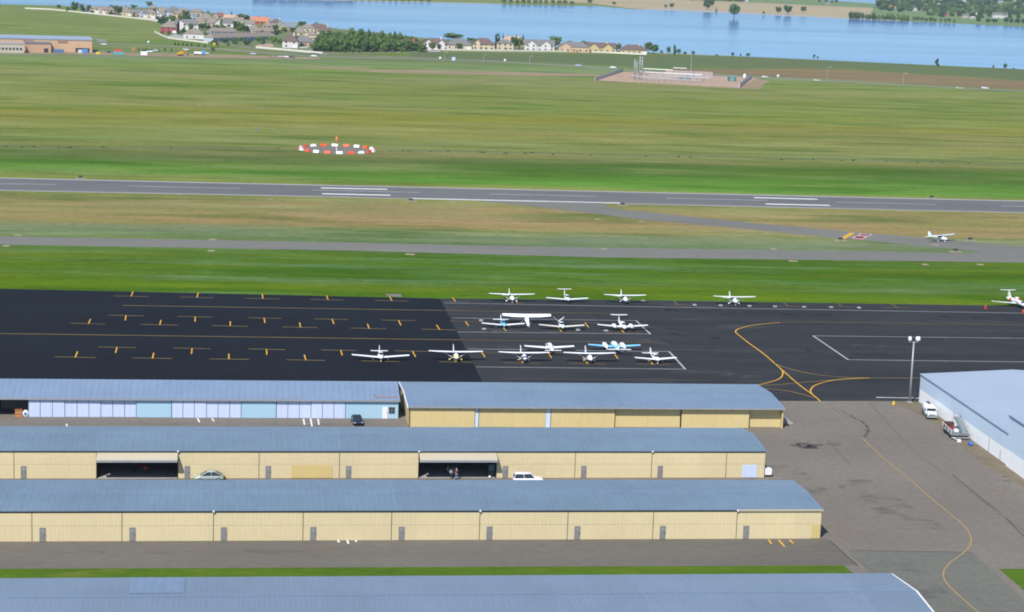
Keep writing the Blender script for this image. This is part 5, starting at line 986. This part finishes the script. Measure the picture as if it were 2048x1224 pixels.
# ---------------------------------------------------------------- houses
ROOF={'tan':(150,138,126),'grey':(128,126,128),'brown':(118,98,92),'red':(140,100,88),'orange':(205,135,100),'peach':(205,170,145),'teal':(130,142,148),'white':(220,220,225)}
WALL={'white':(232,226,224),'cream':(222,205,175),'peach':(218,185,155),'blue':(195,205,222),'brick':(175,85,88),'orange':(190,115,70),'yellow':(215,195,145),'pink':(228,200,198),'tan':(196,172,148),'red':(205,110,105)}
def house(px,py,wpx,hw,hr,wall,roof,label,style='hip',rz=0.,d=11.,garage=0,chim=0,gables=0,cat='house',name='house'):
    k=pxm(px,py); w=wpx/k; c=G(px,py); rz+=AZ*-1*.6
    t=thing(name,label,cat,Vector((c.x,c.y,0)),rz); wm=col(*WALL[wall],.8,0.,.85); rm=col(*ROOF[roof],.9,0.,.8)
    h=w/2; MB().box(-h,h,0,d,0,hw).build('wall',wm,t)
    o=.5; r_=MB()
    if style=='hip':
        i_=min(h*.75,d*.5); r_.add([(-h-o,-o,hw),(h+o,-o,hw),(h+o,d+o,hw),(-h-o,d+o,hw),(-h+i_,d/2,hw+hr),(h-i_,d/2,hw+hr),],[(0,1,5,4),(1,2,5),(2,3,4,5),(3,0,4),(0,3,2,1)])
    else:
        r_.add([(-h-o,-o,hw),(h+o,-o,hw),(h+o,d+o,hw),(-h-o,d+o,hw),(-h-o,d/2,hw+hr),(h+o,d/2,hw+hr)],[(0,1,5,4),(1,2,5),(2,3,4,5),(3,0,4),(0,3,2,1)])
    rf=r_.build('roof',rm,t)
    for g_ in range(gables):
        xg=-h*.55+g_*h*1.0; gw=h*.36
        MB().add([(xg-gw,-.9,0),(xg+gw,-.9,0),(xg+gw,-.9,hw),(xg-gw,-.9,hw),(xg,-.9,hw+hr*.75),(xg-gw,0.02,0),(xg+gw,.02,0),(xg+gw,.02,hw),(xg-gw,.02,hw),(xg,.02,hw+hr*.75)],[(0,1,2,4,3),(0,5,6,1),(1,6,7,2),(0,3,8,5),(2,7,9,4),(4,9,8,3)]).build('gable',wm,t)
        MB().add([(xg-gw-.3,-1.2,hw-.15),(xg,-1.2,hw+hr*.75+.1),(xg+gw+.3,-1.2,hw-.15),(xg-gw-.3,2.,hw-.15),(xg,d*.45,hw+hr*.75+.1),(xg+gw+.3,2.,hw-.15)],[(0,1,4,3),(1,2,5,4)]).build('gable_roof',rm,t)
    nf=2 if hw>4.5 else 1; nw=max(2,int(w/4.5)); yo=-.04
    for f_ in range(nf):
        for q in range(nw):
            xw=-h+(q+.5)*w/nw
            if garage and f_==0 and q==nw-1: continue
            if any(abs(xw-(-h*.55+g_*h))<h*.36+.6 for g_ in range(gables)): y1=-.94
            else: y1=yo
            wn=MB().box(xw-.7,xw+.7,y1,y1+.03,.9+f_*2.9,2.3+f_*2.9).build('window',M['glass'],t)
    if garage: MB().box(h-4.2,h-.6,-.05,-.01,0.05,2.3).build('garage_door',M['white'],t)
    else: MB().box(-.5+w*.1,.5+w*.1,-.06,-.02,0.03,2.15).build('front_door',col(90,70,60),t)
    if chim: MB().box(h*.35,h*.35+1.2,d*.4,d*.4+.9,hw+hr*.3,hw+hr+1.0).build('chimney',wm,rf)
    return t
HS=[(232,24,16,4,3,'tan','tan','tan house on the shore behind the two dark trees','hip',0,0),(246,27,14,4,3,'pink','tan','narrow pinkish house right behind the two dark trees','gable',0,0),(325,28,18,4,3.4,'cream','tan','tan-roofed shore house above the white two-storey house','hip',0,1),(345,26,20,3.6,3.4,'tan','grey','grey-roofed shore house above the bright round tree','hip',0,0),(366,29,20,3.6,3.6,'tan','tan','tan house on the shore left of the upper tall tree','hip',0,0),(399,50,20,3.4,4,'cream','tan','tan-roofed house just under the tiny pale gable','hip',0,0),(424,53,22,3.4,4.2,'tan','tan','wide tan-roofed house left of the yellow-green column tree','hip',0,0),(476,49,18,3.2,3.4,'white','tan','small pale house left of the broad green tree','gable',0,1),(354,55,16,3.4,3.4,'cream','grey','small grey-roofed house right behind the red brick house','hip',0,0),(535,58,18,3.,3.4,'tan','tan','tan-roofed house below the orange roof','hip',0,0),(598,72,20,3.2,4,'cream','tan','low tan-roofed house under the big teal roof','hip',0,0),(648,70,26,3.4,4,'cream','brown','brown-roofed house partly hidden by the grove','hip',0,0),(172,25,14,3,2.6,'blue','grey','small grey-roofed house at the left end of the lakeside row','hip',0,0),(189,27,15,5.2,2.6,'cream','tan','cream two-storey house, second from the left in the lakeside row','hip',1,0),(205,28.5,15,5.2,2.8,'pink','tan','pink-white gabled house left of the two dark trees','gable',1,1),(220,29.5,14,5,2.8,'tan','tan','tan house directly left of the two dark trees','hip',0,0),(254,32,18,4,2.8,'cream','tan','low cream house right of the two dark trees','hip',1,0),(272,33.5,18,4.2,3,'tan','grey','grey-tan roofed house beside the pale blue one','gable',0,0),(287,36,15,5.5,2.6,'blue','grey','pale blue two-storey house near the end of the first fence','gable',1,1),(302,37.5,16,5.6,3,'cream','tan','cream house left of the dark tree at the fence end','hip',1,0),
(320,37,15,6,2.8,'white','tan','white two-storey house right of the dark tree at the fence end','gable',0,1),(337,33,18,5,2.8,'blue','grey','blue-grey house above the bright green round tree','hip',0,0),(356,36.5,22,5,2.8,'peach','tan','peach-walled house with tan roof right of the bright green tree','hip',1,0),(306,26,16,5,3,'tan','tan','tan-roofed shore house behind the first row','hip',0,0),
(392,32,22,4.5,3.2,'tan','tan','tan-roofed house on the shore behind the tiny pale gable','hip',0,0),(387,40,13,4,2.2,'blue','teal','tiny pale blue gabled house','gable',0,1),(411,45,26,3.6,4.8,'tan','tan','house with a large steep tan roof in the middle of the town','hip',0,0),(439,38,26,3,3.4,'tan','red','brown-red hipped house on the shore','hip',0,1),(463,43,28,3.5,3,'peach','peach','peach-coloured house with pale roof by the pointed conifer','gable',0,0),
(337,66,31,5,4,'brick','tan','red brick house at the bend of the white fence','hip',1,0),(374,60,40,5.2,3.8,'white','grey','wide white house with grey roof right of the purple tree','hip',0,1),(450,54,36,3.8,3.5,'white','grey','white house with gable behind the yellow-green column tree','hip',1,1),(388,78,38,4.3,3.2,'white','tan','pale end house beside the townhouses facing the street','hip',1,0),
(519,49,33,3.,4.0,'orange','orange','house with a bright orange roof','gable',0,0),(493,56,28,4,3.2,'white','tan','small white gabled house right of the broad green tree','gable',0,1),(506,66,22,3.6,3.2,'white','tan','white house with tan roof above the townhouses','hip',1,0),(552,53,26,3.4,3.4,'cream','brown','brown hip-roofed house left of the grey-teal roof','hip',0,0),(575,64,32,4.2,4.4,'tan','teal','big house with a grey-teal roof','gable',0,1),
(614,64,28,3.6,3,'cream','tan','cream house left of the grove, upper row','hip',0,0),(636,63,40,3.2,3.6,'tan','brown','brown-roofed house touching the grove','hip',0,0),(620,80,26,4.2,3,'cream','tan','cream house left of the grove, middle row','hip',0,1),(580,96,28,5.2,5,'white','brown','white house with steep brown roof by the white fence','hip',1,0),(607,93,36,3.6,4.2,'tan','grey','grey-roofed house between the brown-roofed one and the grove','hip',0,0),
(816,99,48,3.4,3.8,'orange','brown','orange-brown house with dark conifers in front','hip',0,0),(871,100,48,4.6,4.2,'white','brown','white-gabled house with brown roof near the parked pale car','hip',0,2),(918,99,46,3.6,4.4,'cream','grey','low house with a wide grey hip roof','hip',1,0),(967,100,40,4.6,4.4,'cream','brown','cream-gabled house left of the tall columnar conifer','hip',0,1),(1010,100.5,30,5.8,2.6,'cream','grey','cream two-storey house right of the tall columnar conifer','hip',0,0),(1026,92,44,4.2,3.6,'peach','peach','big peach house with chimneys behind dark trees','hip',0,0),
(1079,102.5,54,5,4,'white','grey','white house with tall gables and grey roof behind the fence','gable',0,2),(1148,104.5,56,4.4,3.6,'peach','grey','tan house with grey roof right of the bright yellow-green tree','hip',0,1),(1203,105,52,4,3.6,'yellow','brown','yellow house with long dark brown roof','gable',0,2),(1268,108,48,3.4,3.6,'yellow','brown','rightmost lakeside house with brown hip roof','hip',1,0),
(1890,32.5,14,4,3,'red','red','red-roofed house among trees across the lake','hip',0,0),(1931,36,10,4,3,'pink','grey','pale pink cottage across the lake','gable',0,0),(1952,32,14,4.5,3,'cream','peach','cream house across the lake above the small white shed','hip',0,0),(1946,38,8,2.6,1.5,'white','white','small white shed across the lake','gable',0,0),(1996,36.5,20,6,4,'white','grey','large white barn across the lake','gable',0,0),(2011,36,9,4,3,'white','grey','small white outbuilding right of the barn','gable',0,0),
(1879,13,13,4,3,'cream','peach','cream house high up across the lake','hip',0,0),(2024,20,15,3.5,3,'tan','tan','tan low house across the lake at right','hip',0,0),(1927,5,9,6,3,'white','white','white house at the top edge across the lake','hip',0,0),(2034,5,9,4,3,'pink','peach','pink house at the top right corner','hip',0,0),(1785,18,17,3.5,3,'peach','orange','peach cottage at the left of the far houses','hip',0,0),(1835,22,16,4,3,'white','grey','white cottage among the far trees','gable',0,1),(1657,9,9,3.5,3,'tan','grey','small far house near the pond','hip',0,0),(1492,4,8,3.5,2,'white','white','white shed on the horizon side of the stubble field','gable',0,0),(2002,5,10,4,3,'blue','grey','pale blue house at the top edge across the lake','hip',0,0),(1981,6,9,4,3,'white','grey','white house at the top edge left of the pale blue one','hip',0,0)]
for h_ in HS:
    px,py,w,hw,hr,wl,rf,lb,st_,ga,gb=h_
    if px<1300: w*=1.1; hr*=1.18
    house(px,py,w,hw,hr,wl,rf,lb,st_,0.,garage=ga,gables=gb,chim=1 if 'chimney' in lb or 'brown' in lb else 0)
# townhouse rows
def terrace(A,B,n_,hw,hr,label,wall='blue'):
    a_=G(*A); b_=G(*B); ang_=atan2((b_-a_).y,(b_-a_).x); L_=(b_-a_).length; t=thing('townhouse_row',label,'townhouses',a_,ang_); wm=col(*WALL[wall],.8,0.,.85); u_=L_/n_
    MB().box(0,L_,.6,11,0,hw).build('wall',wm,t)
    MB().add([(-.4,-.4,hw),(L_+.4,-.4,hw),(L_+.4,11.5,hw),(-.4,11.5,hw),(2,5.5,hw+hr),(L_-2,5.5,hw+hr)],[(0,1,5,4),(1,2,5),(2,3,4,5),(3,0,4),(0,3,2,1)]).build('roof',col(*ROOF['tan'],.9,0.,.8),t)
    for i in range(n_):
        x0=i*u_; MB().box(x0+u_*.22,x0+u_-.02,-.01,.58,0,hw-.05).build('front_bay',wm,t); MB().box(x0+.2,x0+u_*.2,.54,.58,0,hw-.1).build('porch',M['dark'],t)
        for q in (.42,.72): MB().box(x0+u_*q,x0+u_*q+1.2,-.05,-.015,.9,2.3).build('window',M['glass'],t)
terrace((424,70.5),(474,71),4,3.2,3.2,'short row of pale blue townhouses, upper of the two rows')
terrace((428,84),(552,80),10,3.4,3.4,'long row of pale blue townhouses, lower of the two rows')
terrace((512,68.5),(552,69),3,2.6,3.2,'row of tan-roofed townhouses with two round trees before it','cream')
# white fences
def fence(pts,label,h=1.4,matn='white'):
    P=[G(*p_) for p_ in pts]; t=thing('fence',label,'fence',P[0],0); o=P[0]; mb=MB()
    for a_,b_ in zip(P[:-1],P[1:]):
        a_=a_-o; b_=b_-o; d_=(b_-a_); L_=d_.length; d_.normalize(); k=Vector((-d_.y,d_.x,0))*.06
        mb.hexa([a_+k,a_-k,b_-k,b_+k],[v_+Vector((0,0,h)) for v_ in (a_+k,a_-k,b_-k,b_+k)])
        n_=max(1,int(L_/9))
        for i in range(n_): q=a_+d_*(i*L_/n_); MB().box(q.x-.1,q.x+.1,q.y-.1,q.y+.1,0,h+.15).build('post',M['white'],t)
    mb.build('panel',col(215,210,198,.7) if matn=='white' else M['steel'],t)
fence([(50,17.5),(100,19.5),(180,27.5),(320,42.5)],'long pale fence along the left houses'); fence([(309,64.5),(322,71),(336,77),(360,80),(416,87)],'white curving fence below the brick house'); fence([(334,40),(345,45),(352,47)],'short white wall at the street bend')
fence([(512,96),(560,100),(645,107.5)],'white fence below the brown-roofed house and the grove'); fence([(890,101),(1000,102.7),(1130,104),(1220,106.3),(1293,110)],'long white fence along the right lakeside houses'); fence([(596,96.3),(616,96.5)],'short white garden fence by the grey roof',1.2)
fence([(1190,161.5),(1246,142.5)],'grey wall on the left side of the substation',2.4,'g'); fence([(1479,176),(1503,156)],'grey wall on the right side of the substation',3.2,'g')
sheet('driveway',[(508,93),(548,94),(545,87.5),(520,88)],M['gravel_pink'],.08); sheet('driveway',[(328,75),(368,79),(372,72),(350,68)],M['concrete'],.08); sheet('street',[(775,104),(880,104),(884,99.5),(780,99.5)],M['concrete'],.07); sheet('street',[(300,43),(350,47),(352,44),(320,38)],M['concrete'],.07)
lines('street',[([(430,88),(500,96),(560,101),(640,108.5)],7),([(625,106),(780,106.5)],5),([(630,99),(640,110)],12)],M['road'],.075)
# ---------------------------------------------------------------- big tan building, yard
a_,ang_,L_=frame((-330,94),(184.5,105)); hB=Hz(world(a_,ang_,(L_,0,0)),81)
t=thing('warehouse','long flat tan building with dark side wall beside the construction yard','building',a_,ang_)
MB().box(0,L_,0,32,0,hB).build('wall',col(218,180,145,.85,0,.85),t); MB().box(-.4,L_+.4,-.4,32.4,hB+.002,hB+1.2).build('parapet',col(150,165,185),t); MB().box(L_+.003,L_+.25,.3,31.7,0,hB-.1).build('side_cladding',col(70,80,85),t)
for q in (7,30,52,74,96,118,140): MB().tube((q+L_-150,-.15,hB*.62),(q+L_-150,-.01,hB*.62),.6).build('emblem',col(200,140,105),t)
for q in (20,44,68,92,116): MB().box(q+L_-140,q+L_-140+7,-.06,-.01,hB-2.6,hB-.8).build('louvre',col(150,115,105),t)
xq=frontx(a_,ang_,151,0); xq2=frontx(a_,ang_,179,0); MB().box(xq,xq2,-.08,-.02,.1,3.).build('dock_opening',M['dark'],t)
xq=frontx(a_,ang_,50,0); xq2=frontx(a_,ang_,100,0); w_=thing('annex','low tan annex with grey roof in front of the long tan building','building',world(a_,ang_,(xq,-14,0)),ang_)
MB().box(0,xq2-xq,0,13,0,hB*.72).build('wall',col(205,168,138,.85,0,.85),w_); MB().box(-.4,xq2-xq+.3,-.4,13.3,hB*.72+.002,hB*.72+.8).build('roof_edge',col(120,118,122),w_); MB().box((xq2-xq)*.72,(xq2-xq)*.72+3,-.06,-.02,.05,3).build('door',M['dark'],w_)
t=thing('warehouse','low grey building with a line of dark windows at the left edge','building',G(-60,104),ang_); L2=(G(48,106)-G(-60,104)).length; MB().box(0,L2,0,14,0,6.2).build('wall',col(185,178,165,.85),t); MB().box(-.3,L2+.3,-.3,14.3,6.202,6.9).build('roof',col(175,160,160),t)
for q in range(14): MB().box(2+q*L2/15,2+q*L2/15+1.4,-.06,-.02,2.,3.6).build('window',M['glass'],t)
def boxes(px,py,wpx,hm,d_,c_,label,name='container',cat='container'):
    k=pxm(px,py); w=wpx/k; t=thing(name,label,cat,G(px,py),0); MB().box(-w/2,w/2,0,d_,.15,hm).build('body',col(*c_),t,bev=.05)
    r_=MB(); [r_.box(-w/2+ (q+.5)*w/6-.06,-w/2+(q+.5)*w/6+.06,-.05,-.005,.3,hm-.15) for q in range(6)]; r_.build('rib',col(*(int(v*.85) for v in c_)),t); MB().box(-w/2+.1,-w/2+.4,.1,d_-.1,0,.148).box(w/2-.4,w/2-.1,.1,d_-.1,0,.148).build('skid',M['dark'],t)
boxes(288,111,13,2.8,2.5,(240,240,240),'white site container on the dirt yard'); boxes(237,110.5,22,2.4,2.4,(95,160,160),'teal skip at the left of the dirt yard'); boxes(236,106,18,2.6,2.4,(200,75,60),'red skip behind the teal one'); boxes(72,104,24,4.2,3,(238,232,232),'white tent-like trailer before the tan annex','trailer','trailer'); boxes(170,107,11,3,2.4,(80,140,205),'bright blue container at the warehouse door'); boxes(117,106,20,2.6,2.4,(80,115,150),'dull blue tarpaulin-covered stack left of the bright blue container','covered_stack','stack')
boxes(160,106.6,8,2.4,2.2,(210,215,225),'pale crate left of the bright blue container','crate','crate'); boxes(44,106,9,1.4,2,(215,205,60),'yellow low skip before the left edge building'); boxes(196,109,7,1.8,2,(225,210,50),'yellow small skip at the right end of the tan building'); boxes(267,103,6,2.5,2,(200,140,95),'tan box behind the white container')
def far_car(px,py,c_,label,style='sedan',rz=None,name='car'):
    g1,g2=G(px-10,py-.45),G(px+10,py+.45); r_=atan2((g2-g1).y,(g2-g1).x)-pi/2 if rz is None else rz
    c=G(px,py); c.z=.09; return car(label,c,r_,c_,4.8,1.9,1.5,style,name=name)
for x,y,c_,l,s_ in ((1157,132.6,(170,195,225),'pale blue car on the far road left of the white one','sedan'),(1226,136.8,(240,242,245),'white car on the far road left of the substation','suv'),(1634,162.5,(205,215,205),'pale car on the far road under the brown field','sedan'),(1919,178,(190,200,190),'grey-green car on the far road near the right','sedan'),(1970,178,(235,235,240),'white-fronted car with dark red rear on the far road','suv'),(1530,155.6,(225,225,215),'pale car on the far road right of the substation','sedan'),(208,90.5,(225,232,240),'white car on the frontage road behind the tan building','suv'),(842,102.5,(190,215,235),'pale blue car parked in the street by the orange-brown house','sedan'),(413,108,(215,220,228),'silver car right of the blue truck in the yard','sedan'),(372,100.5,(220,225,230),'white car on the frontage road below the saplings','sedan'),(506,109.5,(200,205,215),'pale car on the frontage road','sedan'),(311,103,(190,195,205),'silver car among the saplings','suv'),(220,106,(60,60,70),'dark car at the right end of the tan building','sedan'),(560,115,(190,180,180),'grey car in the parking row by the road','sedan'),(572,115.3,(230,232,238),'white car in the parking row by the road','sedan'),(584,115.6,(60,62,70),'dark car in the parking row by the road','sedan'),(544,114.6,(170,120,100),'copper car in the parking row by the road','sedan'),(628,114,(235,238,242),'white van at the road junction','suv'),(300,105,(240,240,240),'white pickup behind the white container','pickup')): far_car(x,y,c_,l,s_)
# machines
def digger(px,py):
    t=thing('excavator','yellow excavator on the dirt yard','excavator',G(px,py),rad(-60)); y_=col(235,170,30)
    for s_ in (-1,1): MB().box(s_*1.1-.3,s_*1.1+.3,-1.9,1.9,0,.8).build('track',M['dark'],t,bev=.2)
    MB().box(-1.3,1.3,-2.0,1.3,.95,2.2).build('house',y_,t,bev=.15); MB().box(-1.2,-.2,.1,1.4,2.2,3.2).build('cab',y_,t); MB().box(-1.15,-.25,1.41,1.44,2.3,3.1).build('window',M['glass'],t)
    MB().hexa([(0.1,1.2,1.5),(.6,1.2,1.5),(.6,4.2,4.0),(.1,4.2,4.0)],[(0.1,1.2,2.1),(.6,1.2,2.1),(.6,4.3,4.5),(.1,4.3,4.5)]).build('boom',y_,t); MB().tube((.35,4.2,4.3),(.35,5.6,1.4),.28,.18).build('stick',y_,t); MB().box(-.2,.9,5.2,6.1,.5,1.4).build('bucket',M['dark'],t,bev=.1)
digger(361,111.5)
def ytruck(px,py,cab,bed,label):
    t=thing('truck',label,'truck',G(px,py),rad(-88)); MB().box(-1.2,1.2,-4,2.2,.6,1.0).build('chassis',M['dark'],t); MB().box(-1.2,1.2,-4,1.6,1.0,2.6).build('bed',col(*bed),t,bev=.08); MB().box(-1.2,1.2,2.0,4.,.8,3.4).build('cab',col(*cab),t,bev=.15); MB().box(-1.1,1.1,4.0,4.03,2.,3.1).build('windshield',M['glass'],t)
    for s_ in (-1,1):
        for yy in (-3,-1.8,3): mb=MB(); wheel(mb,s_*1.1,yy,.5,.3,.5); mb.build('wheel',M['tyre'],t)
ytruck(399,110.5,(80,150,220),(235,238,242),'white dump truck with blue cab on the dirt yard')
t=thing('road_sign','yellow round-topped sign near the street corner','sign',G(428,104)); MB().tube((0,0,0),(0,0,6),.1).build('post',M['steel'],t); MB().box(-1.,1.,-.1,.1,5.,7.).build('board',col(205,170,60),t)
t=thing('road_sign','pale blue square sign beside the far road','sign',G(907,122.5)); MB().tube((-1,0,0),(-1,0,2),.1).tube((1,0,0),(1,0,2),.1).build('post',M['steel'],t); MB().box(-1.3,1.3,-.1,.1,.6,3.1).build('board',col(190,215,240),t)
def lamp(px,py,top,label,r=.12):
    c=G(px,py); h=Hz(c,top); t=thing('street_lamp',label,'lamp post',c); MB().tube((0,0,0),(0,0,h),r*1.6,r).build('pole',M['steel'],t); MB().tube((0,0,h),(1.6,-.6,h+.2),.08).build('arm',M['steel'],t); MB().box(1.3,2.2,-.85,-.4,h+.1,h+.3).build('lamp_head',M['white'],t)
for a_ in ((889,120,105,'street lamp left of the pale blue sign'),(967,124.5,109,'street lamp right of the pale blue sign'),(1059,127,112,'street lamp below the white-gabled house'),(1654,161,135,'tall lamp post before the brown field, left'),(1806,170,147,'tall lamp post before the brown field, right')): lamp(*a_)
for x,y,l in ((1010,123.5,'white round dome marker by the far road'),(297,87,'white round dome marker in the green field'),(880.5,119,'small white dome marker left of the pale blue sign'),(1556,155,'white round tank beside the far road')):
    t=thing('utility_dome',l,'dome',G(x,y)); MB().loft([(-.9,1.1,.1,.1),(-.6,1.1,.7,.7),(0,1.1,1.,1.),(.6,1.1,.7,.7),(.9,1.1,.1,.1)],12).build('shell',M['white'],t,True); MB().tube((0,0,0),(0,0,.4),.8).build('base',M['concrete'],t)
t=thing('runway_light','small blue light standing alone in the field','light',G(513,261)); MB().tube((0,0,0),(0,0,.7),.12).build('stem',M['steel'],t); MB().tube((0,0,.7),(0,0,1.2),.35,.2).build('lens',col(50,120,220),t)
# ---------------------------------------------------------------- substation
for i,(x,y,tp) in enumerate(((1268.5,157.5,118),(1272.5,158,122),(1278.5,158.5,112),(1283,159,113))):
    c=G(x,y); h=Hz(c,tp); t=thing('power_pole',['leftmost','second','third','rightmost'][i]+' of the four tall steel poles at the left of the substation','pole',c,0,None); MB().tube((0,0,0),(0,0,h),.42,.26,10).build('pole',M['steel'],t,True)
    for z in (h-1.,h-3.,h-5.2): MB().tube((-1.2,0,z),(1.2,0,z),.1).build('crossarm',M['steel'],t)
c=G(1381,156); h=Hz(c,98); t=thing('mast','tall thin lightning mast in the middle of the substation','mast',c); MB().tube((0,0,0),(0,0,h),.3,.1).build('pole',M['steel'],t); MB().box(-.6,.6,-.6,.6,0,.3).build('base',M['concrete'],t)
def bus(px0,px1,py,zt,label,n_=6,mt='white'):
    a_=G(px0,py); b_=G(px1,py+(px1-px0)*.05); d_=(b_-a_); L_=d_.length; t=thing('busbar_frame',label,'steel frame',a_,atan2(d_.y,d_.x))
    MB().tube((0,0,zt),(L_,0,zt),.2).build('beam',M[mt],t); 
    for i in range(n_+1):
        x=L_*i/n_; MB().tube((x,0,0),(x,0,zt-.1),.17).build('post',M['steel'],t)
        MB().tube((x,-1.8,zt-.8),(x,1.8,zt-.8),.11).build('crosspiece',M['steel'],t)
bus(1280,1404,157,4.6,'long white busbar frame crossing the substation, front',9); bus(1286,1345,153,5.5,'short busbar frame at the back left of the substation',4); bus(1262,1345,160,3.0,'low grey frame before the four tall poles',6,'steel'); bus(1345,1420,163,3.2,'low grey frame at the front right of the substation',6,'steel'); bus(1270,1400,165,3.4,'thin grey frame row nearest the airfield in the substation',11,'steel'); bus(1300,1420,160.5,4.0,'middle grey frame row in the substation',9,'steel'); bus(1346,1372,152,5.8,'high short white frame before the screening wall',3)
a_=G(1331,152.5); b_=G(1424,157); t=thing('screen_wall','pale pinkish screening wall at the back of the substation','wall',a_,atan2((b_-a_).y,(b_-a_).x)); L_=(b_-a_).length; MB().box(0,L_,0,.4,0,Hz(a_,139.5)).build('panel',col(180,166,160,.85,0,.8),t); mb=MB(); [mb.box(q*L_/9-.15,q*L_/9+.15,-.12,-.005,0,Hz(a_,139.5)+.15) for q in range(10)]; mb.build('pilaster',col(185,172,168),t)
for x,l in ((1362,'left grey transformer in the substation'),(1366,None),(1376,'right grey transformer in the substation')):
    if l is None: continue
    t=thing('transformer',l,'transformer',G(x,160)); MB().box(-1.6,1.6,-1.2,1.2,.3,3.2).build('tank',col(150,160,170),t,bev=.1); mb=MB(); [mb.box(-1.3+.5*q,-1.1+.5*q,-1.6,-1.22,.6,2.8) for q in range(6)]; mb.build('radiator',col(130,140,150),t); [MB().tube((q,0,3.2),(q,0,4.2),.15,.1).build('bushing',M['steel'],t) for q in (-1,0,1)]
t=thing('control_hut','green control hut at the right of the substation','hut',G(1464.5,163)); MB().box(-2.6,2.6,0,4,0,3.3).build('wall',col(110,150,145),t); MB().box(-2.8,2.8,-.2,4.2,3.3,3.6).build('roof',col(125,165,160),t); MB().box(-2.62,-1.9,-.05,-.01,0,3.2).box(1.9,2.62,-.05,-.01,0,3.2).build('corner_panel',col(55,80,70),t)
t=thing('tank','white upright tank beside the right wall of the substation','tank',G(1489,157)); MB().tube((0,0,0),(0,0,2.6),1.1,1.1,14).build('shell',M['white'],t,True); MB().tube((0,0,2.6),(0,0,3.5),1.05,.2,14).build('cap',M['white'],t,True)
# ---------------------------------------------------------------- light, air
SAZ=rad(31); SEL=rad(48)
sd=Vector((-sin(SAZ)*cos(SEL),-cos(SAZ)*cos(SEL),sin(SEL)))
sl=bpy.data.lights.new('sun','SUN'); sl.energy=4.2; sl.angle=rad(.53); sl.color=(1,.955,.89); so=bpy.data.objects.new('sun',sl); COL.objects.link(so)
so.rotation_euler=(-sd).to_track_quat('-Z','Y').to_euler()
w=bpy.data.worlds.new('World'); S.world=w; w.use_nodes=True; nt=w.node_tree; bg=nt.nodes['Background']
sk=nt.nodes.new('ShaderNodeTexSky'); sk.sky_type='NISHITA'; sk.sun_disc=False; sk.sun_elevation=SEL; sk.sun_rotation=atan2(sd.x,sd.y); sk.altitude=1500; sk.air_density=1.; sk.dust_density=.3; sk.ozone_density=2.
nt.links.new(sk.outputs[0],bg.inputs[0]); bg.inputs[1].default_value=.12
hz=MB().box(-5000,6000,-250,7500,-1.,90.)
m=bpy.data.materials.new('haze'); m.use_nodes=True; nt=m.node_tree; nt.nodes.remove(nt.nodes['Principled BSDF']); pv=nt.nodes.new('ShaderNodeVolumePrincipled'); pv.inputs['Color'].default_value=(.72,.85,1,1); pv.inputs['Density'].default_value=.55e-4; pv.inputs['Anisotropy'].default_value=.2
nt.links.new(pv.outputs[0],nt.nodes['Material Output'].inputs['Volume'])
ho=hz.build('haze',m); ho['kind']='stuff'
S.render.engine='CYCLES'; S.cycles.volume_bounces=0; S.cycles.max_bounces=6; S.cycles.filter_width=1.9
S.view_settings.view_transform='Standard'; S.view_settings.look='None'; S.view_settings.exposure=.35; S.view_settings.gamma=1
S.render.resolution_x=1024; S.render.resolution_y=612
